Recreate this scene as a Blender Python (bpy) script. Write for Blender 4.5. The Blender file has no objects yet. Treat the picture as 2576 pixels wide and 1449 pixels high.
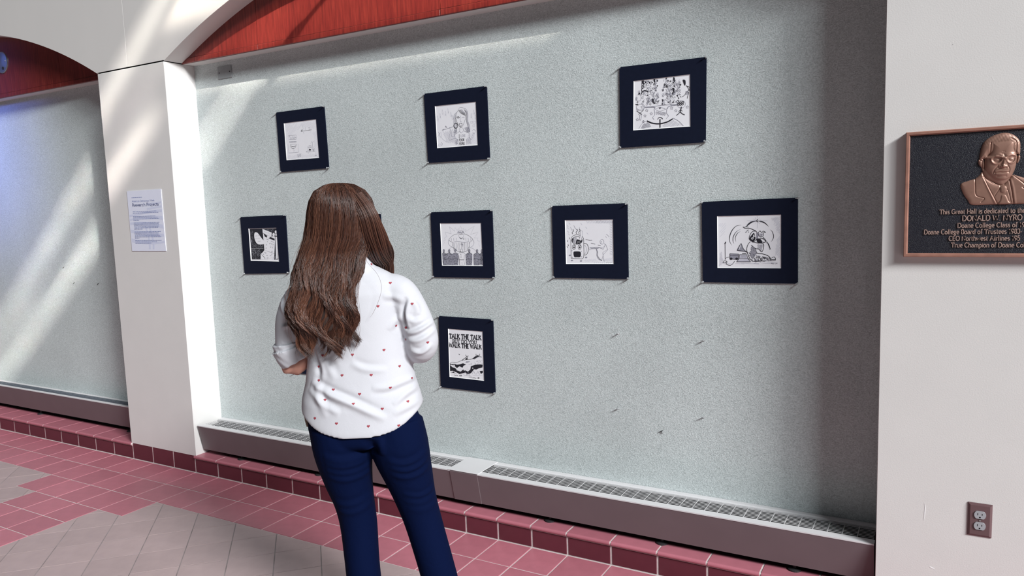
import bpy, bmesh, math, random
import numpy as np
from mathutils import Vector, Matrix
from mathutils.bvhtree import BVHTree

random.seed(7)
RNG = np.random.default_rng(7)
SC = bpy.context.scene
COL = SC.collection

# ------------------------------------------------------------------ camera
IMG_W, IMG_H, FPX = 2576, 1449, 1892.37
YAW, PITCH, ROLL = -0.5224808, -0.1104321, -0.0341978
CAM = np.array([3.8979, -2.8541, 1.5496])


def cam_axes():
    f = np.array([math.sin(YAW) * math.cos(PITCH), math.cos(YAW) * math.cos(PITCH), math.sin(PITCH)])
    r = np.array([math.cos(YAW), -math.sin(YAW), 0.0])
    u = np.cross(r, f)
    c, s = math.cos(ROLL), math.sin(ROLL)
    return np.array([c * r + s * u, -s * r + c * u, f])


AX = cam_axes()
cd = bpy.data.cameras.new('camera')
cd.sensor_width = 36.0
cd.lens = FPX * 36.0 / IMG_W
cd.clip_start, cd.clip_end = 0.05, 200
cam = bpy.data.objects.new('camera', cd)
COL.objects.link(cam)
mw = Matrix.Identity(4)
for i in range(3):
    mw[i][0], mw[i][1], mw[i][2], mw[i][3] = AX[0][i], AX[1][i], -AX[2][i], CAM[i]
cam.matrix_world = mw
SC.camera = cam


def pix_ray(u, v):
    return AX.T @ np.array([u - IMG_W / 2, IMG_H / 2 - v, FPX])


def on_y(u, v, y):
    """photo pixel -> point of the plane y (a wall the thing hangs on)"""
    d = pix_ray(u, v)
    return CAM + d * ((y - CAM[1]) / d[1])


# ------------------------------------------------------------------ light
SC.view_settings.view_transform = 'Standard'
SC.view_settings.look = 'None'
SC.view_settings.gamma = 1.0
SC.view_settings.use_curve_mapping = False
SC.view_settings.exposure = -0.05

wd = bpy.data.worlds.new('hall_daylight')
SC.world = wd
wd.use_nodes = True
bg = wd.node_tree.nodes['Background']
bg.inputs[0].default_value = (0.84, 0.92, 1.0, 1)
bg.inputs[1].default_value = 0.035


def aim(o, d):
    o.rotation_euler = Vector(d).to_track_quat('-Z', 'Y').to_euler()


def area(name, loc, target, sx, sy, power, color, spread=math.pi, roll=0.0):
    l = bpy.data.lights.new(name, 'AREA')
    l.shape = 'RECTANGLE'
    l.size, l.size_y = sx, sy
    l.energy = power
    l.color = color
    l.spread = spread
    o = bpy.data.objects.new(name, l)
    COL.objects.link(o)
    o.location = loc
    d = Vector(target) - Vector(loc)
    q = d.to_track_quat('-Z', 'Y')
    if roll:
        q = q @ Matrix.Rotation(roll, 4, 'Z').to_quaternion()
    o.rotation_euler = q.to_euler()
    return o


# the hall's long, high strip of glazing far to the right: wide in the horizontal, thin in the vertical
AIM = np.array([1.6, 0.1, 1.5])
KEY_DIR = np.array([2.5, -1.0, 1.45])
area('clerestory_light', AIM + KEY_DIR * 13.5, AIM, 9.0, 2.6, 14500, (0.99, 0.985, 0.975))
# the glazed roof over the middle of the hall, in front of the wall and to its right
area('roof_glazing_light', AIM + np.array([1.8, -1.0, 1.25]) * 17, AIM, 16.0, 4.0, 15000, (0.91, 0.97, 1.0))


def beam(name, a, b, width, d, dist, power, color, spread=2.2):
    """sunlight through a narrow gap in the roof: a sheet of light that meets the carpet plane along a-b"""
    a, b = Vector(a), Vector(b)
    d = Vector(d).normalized()
    s = b - a
    lx = s - d * s.dot(d)
    L_ = lx.length
    lx.normalize()
    lz = -d
    ly = lz.cross(lx)
    o = area(name, (0, 0, 0), (0, 0, -1), L_, width, power, color, math.radians(spread))
    mt = Matrix((lx, ly, lz)).transposed().to_4x4()
    mt.translation = (a + b) / 2 - d * dist
    o.matrix_world = mt
    return o


SUN_D = (-2.4, 1.0, -1.6)
beam('roof_gap_beam', (-0.10, 0.2, 2.72), (-2.55, 0.2, 0.66), 0.10, SUN_D, 7.0, 1.0, (1.0, 0.95, 0.86))
beam('roof_gap_beam', (-0.62, 0.2, 1.80), (-2.75, 0.2, 0.22), 0.13, SUN_D, 7.0, 1.1, (1.0, 0.95, 0.86))
beam('roof_gap_beam', (0.42, 0.2, 2.95), (-0.95, 0.2, 1.72), 0.10, SUN_D, 7.0, 0.16, (1.0, 0.95, 0.86))
# a pane of blue glass throwing its light on the bay at the far left
area('blue_glass_light', (-3.9, -2.6, 3.4), (-2.55, 0.2, 2.2), 0.5, 0.7, 5.0, (0.16, 0.26, 1.0), math.radians(30))
# low sun through a roof window, falling on the wooden tympanum and, below it, in a short patch beside the pillar
beam('roof_window_sun', (0.05, 0.12, 2.70), (2.9, 0.12, 2.70), 0.29, SUN_D, 7.0, 5.6, (1.0, 0.90, 0.78), 0.7)
beam('roof_window_sun', (0.66, 0.2, 2.50), (-0.10, 0.2, 1.82), 0.17, SUN_D, 7.0, 0.32, (1.0, 0.95, 0.85), 0.9)

# ------------------------------------------------------------------ materials
MATS = {}


def newmat(name):
    m = bpy.data.materials.new(name)
    m.use_nodes = True
    nt = m.node_tree
    return m, nt, nt.nodes['Principled BSDF']


def lin(r, g, b):
    f = lambda c: (c / 255 / 12.92) if c <= 10 else ((c / 255 + 0.055) / 1.055) ** 2.4
    return (f(r), f(g), f(b), 1)


def plain(name, col, rough=0.5, metal=0.0, noise=0.06, nscale=25, bump=0.0, bscale=200, spec=0.5, rnd=0.0, coat=0.0):
    """principled material with procedural colour mottling, optional bump and per-object variation"""
    if name in MATS:
        return MATS[name]
    m, nt, p = newmat(name)
    N, L = nt.nodes, nt.links
    tc = N.new('ShaderNodeTexCoord')
    nz = N.new('ShaderNodeTexNoise')
    nz.inputs['Scale'].default_value = nscale
    nz.inputs['Detail'].default_value = 4
    L.new(tc.outputs['Object'], nz.inputs['Vector'])
    hs = N.new('ShaderNodeHueSaturation')
    hs.inputs['Color'].default_value = col
    mr = N.new('ShaderNodeMapRange')
    mr.inputs[1].default_value, mr.inputs[2].default_value = 0.3, 0.7
    mr.inputs[3].default_value, mr.inputs[4].default_value = 1 - noise, 1 + noise
    L.new(nz.outputs['Fac'], mr.inputs[0])
    if rnd:
        oi = N.new('ShaderNodeObjectInfo')
        m2 = N.new('ShaderNodeMapRange')
        m2.inputs[3].default_value, m2.inputs[4].default_value = 1 - rnd, 1 + rnd
        L.new(oi.outputs['Random'], m2.inputs[0])
        mu = N.new('ShaderNodeMath')
        mu.operation = 'MULTIPLY'
        L.new(mr.outputs[0], mu.inputs[0])
        L.new(m2.outputs[0], mu.inputs[1])
        L.new(mu.outputs[0], hs.inputs['Value'])
    else:
        L.new(mr.outputs[0], hs.inputs['Value'])
    L.new(hs.outputs[0], p.inputs['Base Color'])
    p.inputs['Roughness'].default_value = rough
    p.inputs['Metallic'].default_value = metal
    p.inputs['Specular IOR Level'].default_value = spec
    p.inputs['Coat Weight'].default_value = coat
    if bump:
        b = N.new('ShaderNodeBump')
        b.inputs['Strength'].default_value = bump
        b.inputs['Distance'].default_value = 0.004
        n2 = N.new('ShaderNodeTexNoise')
        n2.inputs['Scale'].default_value = bscale
        n2.inputs['Detail'].default_value = 3
        L.new(tc.outputs['Object'], n2.inputs['Vector'])
        L.new(n2.outputs['Fac'], b.inputs['Height'])
        L.new(b.outputs[0], p.inputs['Normal'])
    MATS[name] = m
    return m


def carpet_mat():
    m, nt, p = newmat('woven_wall_carpet')
    N, L = nt.nodes, nt.links
    tc = N.new('ShaderNodeTexCoord')

    def noise(scale, vec, detail=2, dist=0.0):
        mp = N.new('ShaderNodeMapping')
        mp.inputs['Scale'].default_value = vec
        L.new(tc.outputs['Object'], mp.inputs['Vector'])
        n = N.new('ShaderNodeTexNoise')
        n.inputs['Scale'].default_value = scale
        n.inputs['Detail'].default_value = detail
        n.inputs['Distortion'].default_value = dist
        L.new(mp.outputs[0], n.inputs['Vector'])
        return n.outputs['Fac']
    a = noise(185, (0.9, 1, 2.6), 3, 0.4)      # short horizontal loops
    b = noise(185, (2.5, 1, 1.0), 3, 0.4)      # short vertical loops
    k = noise(45, (1, 1, 1), 3)
    gt = N.new('ShaderNodeMapRange')
    gt.inputs[1].default_value, gt.inputs[2].default_value = 0.46, 0.62
    L.new(k, gt.inputs[0])
    mx = N.new('ShaderNodeMix')
    L.new(gt.outputs[0], mx.inputs[0])
    L.new(a, mx.inputs[2])
    L.new(b, mx.inputs[3])
    h = mx.outputs[0]
    bp = N.new('ShaderNodeBump')
    bp.inputs['Strength'].default_value = 0.65
    bp.inputs['Distance'].default_value = 0.0036
    L.new(h, bp.inputs['Height'])
    L.new(bp.outputs[0], p.inputs['Normal'])
    cr = N.new('ShaderNodeValToRGB')
    cr.color_ramp.elements[0].position, cr.color_ramp.elements[1].position = 0.3, 0.66
    cr.color_ramp.elements[0].color = (0.385, 0.425, 0.425, 1)
    cr.color_ramp.elements[1].color = (0.70, 0.755, 0.755, 1)
    L.new(h, cr.inputs[0])
    big = noise(1.6, (1, 1, 1), 4)
    hs = N.new('ShaderNodeHueSaturation')
    mr = N.new('ShaderNodeMapRange')
    mr.inputs[1].default_value, mr.inputs[2].default_value = 0.3, 0.7
    mr.inputs[3].default_value, mr.inputs[4].default_value = 0.92, 1.07
    L.new(big, mr.inputs[0])
    L.new(mr.outputs[0], hs.inputs['Value'])
    L.new(cr.outputs[0], hs.inputs['Color'])
    L.new(hs.outputs[0], p.inputs['Base Color'])
    p.inputs['Roughness'].default_value = 0.95
    p.inputs['Specular IOR Level'].default_value = 0.1
    return m


def wood_mat():
    m, nt, p = newmat('red_stained_veneer')
    N, L = nt.nodes, nt.links
    tc = N.new('ShaderNodeTexCoord')
    oi = N.new('ShaderNodeObjectInfo')
    ad = N.new('ShaderNodeVectorMath')
    L.new(tc.outputs['Object'], ad.inputs[0])
    L.new(oi.outputs['Location'], ad.inputs[1])
    mp = N.new('ShaderNodeMapping')
    mp.inputs['Scale'].default_value = (14, 1, 0.9)
    L.new(ad.outputs[0], mp.inputs['Vector'])
    n = N.new('ShaderNodeTexNoise')
    n.inputs['Scale'].default_value = 7
    n.inputs['Detail'].default_value = 9
    n.inputs['Roughness'].default_value = 0.65
    L.new(mp.outputs[0], n.inputs['Vector'])
    cr = N.new('ShaderNodeValToRGB')
    e = cr.color_ramp.elements
    e[0].position, e[0].color = 0.3, (0.10, 0.010, 0.010, 1)
    e[1].position, e[1].color = 0.72, (0.27, 0.045, 0.030, 1)
    x = e.new(0.5)
    x.color = (0.185, 0.022, 0.018, 1)
    L.new(n.outputs['Fac'], cr.inputs[0])
    L.new(cr.outputs[0], p.inputs['Base Color'])
    p.inputs['Roughness'].default_value = 0.38
    p.inputs['Coat Weight'].default_value = 0.25
    return m


M_WALL = plain('painted_plaster', (0.71, 0.69, 0.675, 1), 0.62, noise=0.015, nscale=6, bump=0.09, bscale=240, spec=0.3)
M_PANEL = plain('painted_panel', (0.70, 0.68, 0.66, 1), 0.5, noise=0.012, nscale=4, spec=0.35)
M_CARPET = carpet_mat()
M_WOOD = wood_mat()
M_GROUT = plain('pale_grout', (0.60, 0.53, 0.52, 1), 0.9, noise=0.12, nscale=60)
M_GROUT_D = plain('dirty_grout', (0.26, 0.22, 0.22, 1), 0.9, noise=0.3, nscale=9)
M_RED = plain('red_quarry_tile', (0.45, 0.150, 0.190, 1), 0.42, noise=0.06, nscale=18, bump=0.05, bscale=300, rnd=0.09)
M_RISER = plain('maroon_riser_tile', (0.115, 0.024, 0.036, 1), 0.36, noise=0.08, nscale=14, rnd=0.08)
M_BEIGE = plain('buff_quarry_tile', (0.42, 0.315, 0.315, 1), 0.5, noise=0.05, nscale=14, bump=0.05, bscale=300, rnd=0.05)
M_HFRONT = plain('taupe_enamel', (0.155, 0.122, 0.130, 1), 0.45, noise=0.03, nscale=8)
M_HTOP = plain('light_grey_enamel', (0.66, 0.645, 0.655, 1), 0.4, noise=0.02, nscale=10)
M_BLACK = plain('black_void', (0.003, 0.003, 0.0035, 1), 0.9, spec=0.0)
M_DARK = plain('dark_rubber', (0.02, 0.018, 0.02, 1), 0.6)
M_MAT = plain('black_mat_board', (0.0065, 0.0095, 0.024, 1), 0.75, noise=0.06, nscale=60, spec=0.12)
M_WHITE = plain('white_paper', (0.84, 0.84, 0.88, 1), 0.8, noise=0.01, spec=0.2)
M_CORE = plain('white_mat_core', (0.85, 0.85, 0.85, 1), 0.8, noise=0.01)
M_INK = plain('black_ink', (0.012, 0.012, 0.02, 1), 0.7)
M_PENCIL = plain('grey_pencil', (0.30, 0.30, 0.36, 1), 0.8)
M_PALE = plain('pale_pencil', (0.55, 0.55, 0.63, 1), 0.8)
M_STEEL = plain('dull_steel', (0.45, 0.46, 0.47, 1), 0.35, 0.9)

mpin, ntp, pp = newmat('clear_plastic')
pp.inputs['Base Color'].default_value = (0.93, 0.95, 0.96, 1)
pp.inputs['Roughness'].default_value = 0.12
pp.inputs['Transmission Weight'].default_value = 0.8
pp.inputs['IOR'].default_value = 1.49
M_PIN = mpin


# ------------------------------------------------------------------ mesh helpers
def link(name, me, mat=None, parent=None, loc=None):
    o = bpy.data.objects.new(name, me)
    COL.objects.link(o)
    if mat is not None and me is not None and len(me.materials) == 0:
        me.materials.append(mat)
    if parent is not None:
        o.parent = parent
    if loc is not None:
        o.location = loc
    return o


def tag(o, label=None, cat=None, group=None, kind=None):
    if label:
        o['label'] = label
    if cat:
        o['category'] = cat
    if group:
        o['group'] = group
    if kind:
        o['kind'] = kind
    return o


def empty(name, loc=(0, 0, 0), rz=0.0):
    o = bpy.data.objects.new(name, None)
    COL.objects.link(o)
    o.location = loc
    o.rotation_euler = (0, 0, rz)
    o.empty_display_size = 0.05
    return o


def mesh(name, verts, faces, mats=(), fm=None, smooth=False):
    me = bpy.data.meshes.new(name)
    me.from_pydata([tuple(map(float, v)) for v in verts], [], faces)
    for m in mats:
        me.materials.append(m)
    if fm is not None:
        me.polygons.foreach_set('material_index', fm)
    if smooth:
        me.polygons.foreach_set('use_smooth', [True] * len(me.polygons))
    me.update()
    return me


def box_me(x0, x1, y0, y1, z0, z1, bev=0.0, seg=2):
    bm = bmesh.new()
    bmesh.ops.create_cube(bm, size=1)
    for v in bm.verts:
        v.co = Vector((x0 + (v.co.x + .5) * (x1 - x0), y0 + (v.co.y + .5) * (y1 - y0), z0 + (v.co.z + .5) * (z1 - z0)))
    if bev:
        bmesh.ops.bevel(bm, geom=bm.edges[:] + bm.verts[:], offset=bev, segments=seg, affect='EDGES', profile=0.5)
    me = bpy.data.meshes.new('m')
    bm.to_mesh(me)
    bm.free()
    return me


def box(name, x0, x1, y0, y1, z0, z1, mat, parent=None, bev=0.0, seg=2):
    """box with its origin at the middle of its base"""
    cx, cy = (x0 + x1) / 2, (y0 + y1) / 2
    me = box_me(x0 - cx, x1 - cx, y0 - cy, y1 - cy, 0, z1 - z0, bev, seg)
    off = parent.location if parent is not None else (0, 0, 0)
    return link(name, me, mat, parent, (cx - off[0], cy - off[1], z0 - off[2]))


def prism(name, poly, y0, y1, mat, parent=None):
    """polygon in x,z extruded from y0 to y1"""
    n = len(poly)
    v = [(x, y0, z) for x, z in poly] + [(x, y1, z) for x, z in poly]
    f = [list(range(n)), list(range(2 * n - 1, n - 1, -1))]
    f += [[i, i + n, (i + 1) % n + n, (i + 1) % n] for i in range(n)]
    me = mesh(name, v, f)
    bm = bmesh.new()
    bm.from_mesh(me)
    bmesh.ops.recalc_face_normals(bm, faces=bm.faces[:])
    bm.to_mesh(me)
    bm.free()
    return link(name, me, mat, parent)


def slab(name, poly, z0, z1, mat, parent=None, bev=0.0):
    """polygon in x,y extruded from z0 to z1 (tile)"""
    cx = sum(p[0] for p in poly) / len(poly)
    cy = sum(p[1] for p in poly) / len(poly)
    n = len(poly)
    bm = bmesh.new()
    b = [bm.verts.new((x - cx, y - cy, z0)) for x, y in poly]
    t = [bm.verts.new((x - cx, y - cy, z1)) for x, y in poly]
    top = bm.faces.new(t)
    for i in range(n):
        bm.faces.new((b[i], b[(i + 1) % n], t[(i + 1) % n], t[i]))
    if bev:
        bmesh.ops.bevel(bm, geom=list(top.edges), offset=bev, segments=1, affect='EDGES')
    bmesh.ops.recalc_face_normals(bm, faces=bm.faces[:])
    me = bpy.data.meshes.new(name)
    bm.to_mesh(me)
    bm.free()
    return link(name, me, mat, parent, (cx, cy, 0))


def lathe(prof, n=16, axis='z'):
    """profile [(r,h)] -> verts, faces around +z (or pointing along -y)"""
    v, f = [], []
    for r, h in prof:
        for i in range(n):
            a = 2 * math.pi * i / n
            p = (r * math.cos(a), r * math.sin(a), h)
            v.append(p if axis == 'z' else (p[0], -p[2], p[1]))
    for j in range(len(prof) - 1):
        for i in range(n):
            f.append((j * n + i, j * n + (i + 1) % n, (j + 1) * n + (i + 1) % n, (j + 1) * n + i))
    f.append(list(range(n - 1, -1, -1)))
    f.append([(len(prof) - 1) * n + i for i in range(n)])
    return v, f


def clip(poly, a, b, c):
    """keep a*x+b*y<=c"""
    out = []
    n = len(poly)
    for i in range(n):
        p, q = poly[i], poly[(i + 1) % n]
        dp, dq = a * p[0] + b * p[1] - c, a * q[0] + b * q[1] - c
        if dp <= 0:
            out.append(p)
        if (dp < 0 < dq) or (dq < 0 < dp):
            t = dp / (dp - dq)
            out.append((p[0] + t * (q[0] - p[0]), p[1] + t * (q[1] - p[1])))
    return out


def parea(p):
    return abs(sum(p[i][0] * p[(i + 1) % len(p)][1] - p[(i + 1) % len(p)][0] * p[i][1] for i in range(len(p)))) / 2 if len(p) > 2 else 0


def inset(poly, d):
    """move every edge of a convex ccw polygon inwards by d"""
    if sum(poly[i][0] * poly[(i + 1) % len(poly)][1] - poly[(i + 1) % len(poly)][0] * poly[i][1] for i in range(len(poly))) < 0:
        poly = poly[::-1]
    out = poly
    n = len(poly)
    for i in range(n):
        p, q = poly[i], poly[(i + 1) % n]
        ex, ey = q[0] - p[0], q[1] - p[1]
        l = math.hypot(ex, ey)
        if l < 1e-7:
            continue
        nx, ny = ey / l, -ex / l          # outward
        out = clip(out, nx, ny, nx * p[0] + ny * p[1] - d)
        if len(out) < 3:
            return []
    res = []
    for p in out:
        if not res or math.hypot(p[0] - res[-1][0], p[1] - res[-1][1]) > 1e-5:
            res.append(p)
    return res if len(res) > 2 else []

# ------------------------------------------------------------------ measures of the place
T = 0.2032                      # tile pitch
YC = 0.202                      # carpeted wall behind the pillars' front (y = 0)
YW = 0.120                      # wooden tympanum
ZS = 2.428                      # soffit / top of pillars
BAY0, BAY1 = 0.015, 3.716       # bay between the two pillars
PIL = 0.635
XR1 = 4.43                      # end of the right-hand wall piece
ARC_X, ARC_R, ARC_Z = (BAY0 + BAY1) / 2, 4.01, -1.128


def arch_z(x, cx=ARC_X):
    return ARC_Z + math.sqrt(ARC_R ** 2 - (x - cx) ** 2)


# ------------------------------------------------------------------ floor
floor = link('floor', box_me(-8, 9, -7, 0.3, -0.08, -0.0022), M_GROUT)
tag(floor, 'tiled hall floor of red border tiles and diagonal buff tiles', 'floor', kind='structure')
cols = [k * T for k in range(-24, 8)]
narrow = 0.1782
x = 7 * T
for k in range(8, 14):
    x += narrow
    cols.append(x)
while x < 8.5:
    x += 0.2065
    cols.append(x)
rows = [0, -T, -2 * T, -3 * T]
while rows[-1] > -4:
    rows.append(rows[-1] - 0.1794)
G = 0.0030
band = {i for i, c in enumerate(cols) if -3 * T - 1e-6 <= c < -1e-6}
notch = {i for i, c in enumerate(cols) if -4 * T - 1e-6 <= c < T - 1e-6}
far_tiles = []
tile_cache = {}


def in_frame(px, py):
    d = np.array([px, py, 0]) - CAM
    c = AX @ d
    if c[2] < 0.2:
        return False
    u, v = IMG_W / 2 + FPX * c[0] / c[2], IMG_H / 2 - FPX * c[1] / c[2]
    return -260 < u < IMG_W + 260 and -100 < v < IMG_H + 260


def rect_tile(name, x0, x1, y0, y1, mat):
    """red floor tile; same-sized tiles share their mesh"""
    w, d = round(x1 - x0, 4), round(y1 - y0, 4)
    me = tile_cache.get((w, d))
    if me is None:
        o = slab(name, [(-w / 2 + G, -d / 2 + G), (w / 2 - G, -d / 2 + G), (w / 2 - G, d / 2 - G), (-w / 2 + G, d / 2 - G)], -0.012, 0.0, mat, floor, 0.0012)
        tile_cache[(w, d)] = o.data
    else:
        o = link(name, me, mat, floor)
    o.location = ((x0 + x1) / 2, (y0 + y1) / 2, random.uniform(-.0006, .0004))
    return o


for i in range(len(cols) - 1):
    for j in range(len(rows) - 1):
        if j < 2 or (j == 2 and i in notch) or i in band:
            xm, ym = (cols[i] + cols[i + 1]) / 2, (rows[j] + rows[j + 1]) / 2
            if in_frame(xm, ym):
                rect_tile('red_floor_tile', cols[i], cols[i + 1], rows[j + 1], rows[j], M_RED)
            else:
                far_tiles.append(([(cols[i] + G, rows[j + 1] + G), (cols[i + 1] - G, rows[j + 1] + G), (cols[i + 1] - G, rows[j] - G), (cols[i] + G, rows[j] - G)], 0))
# diagonal buff fields either side of the red band
h = T / math.sqrt(2)


def field(ox, oy, side):
    n = 0
    for a in range(-30, 60):
        for b in range(-40, 50):
            cx, cy = ox + (a - b) * h, oy - (a + b) * h
            if not (-6.5 < cx < 7.5 and -4.2 < cy < -0.2):
                continue
            p = [(cx, cy - h), (cx + h, cy), (cx, cy + h), (cx - h, cy)]
            p = clip(p, 0, 1, rows[2])
            p = clip(p, -1, 0, 0.0) if side > 0 else clip(p, 1, 0, -3 * T)
            if parea(p) < 1e-4:
                continue
            nx = T if side > 0 else -4 * T
            inn = [(q[0] < nx - 1e-4) if side > 0 else (q[0] > nx + 1e-4) for q in p]
            up = [q[1] > rows[3] + 1e-4 for q in p]
            e = G * .8
            pieces = [inset(p, e)]
            if any(inn) and any(up):
                c0 = (nx + side * e, rows[3] - e)
                q0 = pieces[0]
                n0 = len(q0)
                if n0 > 2 and all((q0[(k + 1) % n0][0] - q0[k][0]) * (c0[1] - q0[k][1]) - (q0[(k + 1) % n0][1] - q0[k][1]) * (c0[0] - q0[k][0]) > 0 for k in range(n0)):
                    # the inner corner of the red border lies inside this tile: cut it to an L
                    cut = lambda t: (t[0] < c0[0] if side > 0 else t[0] > c0[0]) and t[1] > c0[1]
                    out = []
                    for k in range(n0):
                        a_, b_ = q0[k], q0[(k + 1) % n0]
                        if not cut(a_):
                            out.append(a_)
                        if cut(a_) != cut(b_):
                            best = None
                            for tt in ((c0[0] - a_[0]) / (b_[0] - a_[0] + 1e-12), (c0[1] - a_[1]) / (b_[1] - a_[1] + 1e-12)):
                                if 0 < tt < 1:
                                    m_ = (a_[0] + tt * (b_[0] - a_[0]), a_[1] + tt * (b_[1] - a_[1]))
                                    on = (abs(m_[0] - c0[0]) < 1e-6 and m_[1] >= c0[1] - 1e-6) or (abs(m_[1] - c0[1]) < 1e-6 and (m_[0] - c0[0]) * side <= 1e-6)
                                    if on:
                                        best = m_
                            if best:
                                out.append(best)
                                if not cut(a_):
                                    out.append(c0)
                    pieces = [out]
                else:
                    A = clip(p, 0, 1, rows[3])
                    B = clip(clip(p, 0, -1, -rows[3]), -side, 0, -side * nx)
                    pieces = [inset(t, e) for t in (A, B) if parea(t) > 2.5e-4]
            for q in pieces:
                if len(q) < 3 or parea(q) < 2.0e-4:
                    continue
                mx, my = sum(t[0] for t in q) / len(q), sum(t[1] for t in q) / len(q)
                if in_frame(mx, my) and n < 290:
                    o = slab('buff_floor_tile', q, -0.012, random.uniform(-.0008, .0002), M_BEIGE, floor)
                    n += 1
                else:
                    far_tiles.append((q, 1))


# darker, dirtier joints of the buff fields
for xa, xb, ya in ((T, 8.9, rows[2]), (0, T, rows[3]), (-7.9, -4 * T, rows[2]), (-4 * T, -3 * T, rows[3])):
    link('field_grout', box_me(xa, xb, -6.9, ya, -0.02, -0.0017), M_GROUT_D, floor)
field(0.267, -0.701 - h, 1)
field(-3 * T - 0.267, -0.701 - h, -1)
v, f, fm = [], [], []
for q, mi in far_tiles:
    s = len(v)
    v += [(a, b, -0.001) for a, b in q]
    f.append(list(range(s, s + len(q))))
    fm.append(mi)
o = link('outlying_floor_tiles', mesh('outlying_floor_tiles', v, f, [M_RED, M_BEIGE], fm), None, floor)
o['kind'] = 'stuff'

# ------------------------------------------------------------------ tiled plinth (riser and capping tiles)
ZR = 0.083


def plinth(name, xs, label, cap_from=None, cap_to=None, pillar=False):
    x0, x1 = xs[0], xs[-1]
    core = link(name, box_me(x0, x1, 0.0018, 0.26, -0.003, 0.0925 if not pillar else 0.1052), M_GROUT)
    tag(core, label, 'plinth', kind='structure')
    if not pillar:
        link('cap_grout', box_me(x0, x1, -0.0085, 0.2, 0.0935, 0.1062, 0.003, 2), M_GROUT, core)
    for a, b in zip(xs[:-1], xs[1:]):
        g = 0.0040
        top = 0.1065 if pillar else ZR
        me_key = ('r', round(b - a, 4), pillar)
        me = tile_cache.get(me_key)
        w = b - a
        if me is None:
            me = box_me(-w / 2 + g, w / 2 - g, 0, 0.012, 0.003, top, 0.0018, 1)
            me.materials.append(M_RISER)
            tile_cache[me_key] = me
        link('riser_tile', me, None, core, ((a + b) / 2, 0.0, 0))
        if not pillar:
            ck = ('c', round(w, 4))
            me = tile_cache.get(ck)
            if me is None:
                prof = [(0.19, 0.093), (-0.006, 0.093)]
                prof = [(0.19, 0.108)] + [(-0.002 - 0.009 * math.sin(t), 0.0985 + 0.0095 * math.cos(t)) for t in np.linspace(0, math.pi, 9)] + [(0.19, 0.0905)]
                n = len(prof)
                vv = [(-w / 2 + g, y, z) for y, z in prof] + [(w / 2 - g, y, z) for y, z in prof]
                ff = [[i, (i + 1) % n, (i + 1) % n + n, i + n] for i in range(n)] + [list(range(n))[::-1], list(range(n, 2 * n))]
                me = mesh('capping_tile', vv, ff, [M_RED])
                bmx = bmesh.new()
                bmx.from_mesh(me)
                bmesh.ops.recalc_face_normals(bmx, faces=bmx.faces[:])
                bmx.to_mesh(me)
                bmx.free()
                tile_cache[ck] = me
            link('capping_tile', me, None, core, ((a + b) / 2, 0.0, 0))
    return core


xs_mid = [c for c in cols if -1e-6 <= c <= BAY1 - 0.1] + [BAY1]
plinth('baseboard_center', xs_mid, 'red tiled plinth under the heater between the two white pillars')
plinth('baseboard_left', [c for c in cols if -21.2 * T < c <= -3 * T + 1e-6], 'red tiled plinth under the set-back heater left of the pillar')
plinth('baseboard_pillar', [-3 * T, -2 * T, -T, 0.0], 'three maroon tiles at the foot of the pillar with the notice', pillar=True)
plinth('baseboard_right', [BAY1 + i * 0.2065 for i in range(5)], 'maroon base tiles under the wall with the bronze plaque', pillar=True)

# ------------------------------------------------------------------ walls
def pillar(name, x0, x1, label):
    o = box(name, x0, x1, 0.0, 0.3, 0.104, ZS, M_WALL, None, 0.0015, 1)
    return tag(o, label, 'pillar', kind='structure')


pil_l = pillar('wall_left', -3 * T - 0.008, BAY0, 'off-white pillar with a printed notice taped to it')
pil_r = pillar('wall_right', BAY1, XR1, 'off-white wall piece with the bronze plaque and a brown outlet')
pil_f = pillar('wall_far_left', -3 * T - 0.008 - 3.70 - PIL, -3 * T - 0.008 - 3.70, 'off-white pillar at the far end of the left bay')
X_L0, X_L1 = -3 * T - 0.008 - 3.70, -3 * T - 0.008
wb = box('wall_back', BAY0 - 0.01, BAY1 + 0.01, YC, YC + 0.08, 0.10, ZS + 0.02, M_CARPET)
tag(wb, 'grey-green wall carpet holding the drawings', 'wall', kind='structure')
wl = box('wall_back_left', X_L0 - 0.01, X_L1 + 0.01, YC, YC + 0.08, 0.10, ZS + 0.02, M_CARPET)
tag(wl, 'grey-green wall carpet with nothing on it, left of the pillar', 'wall', kind='structure')
wx = box('wall_back_right', XR1 - 0.01, 8.1, YC, YC + 0.08, 0.10, ZS + 0.02, M_CARPET)
tag(wx, 'grey-green wall carpet right of the plaque wall', 'wall', kind='structure')
# a lap seam of the carpet near the plaque wall
box('carpet_seam', 3.652, BAY1 - 0.001, YC - 0.0022, YC + 0.001, 0.30, ZS - 0.002, M_CARPET, wb)

# spandrel panels with the arches cut out of them
upper = empty('wall_upper', (0, 0, ZS))
tag(upper, 'smooth off-white panels with shallow arches above the pillars', 'wall', kind='structure')
ZT = 5.6


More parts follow.
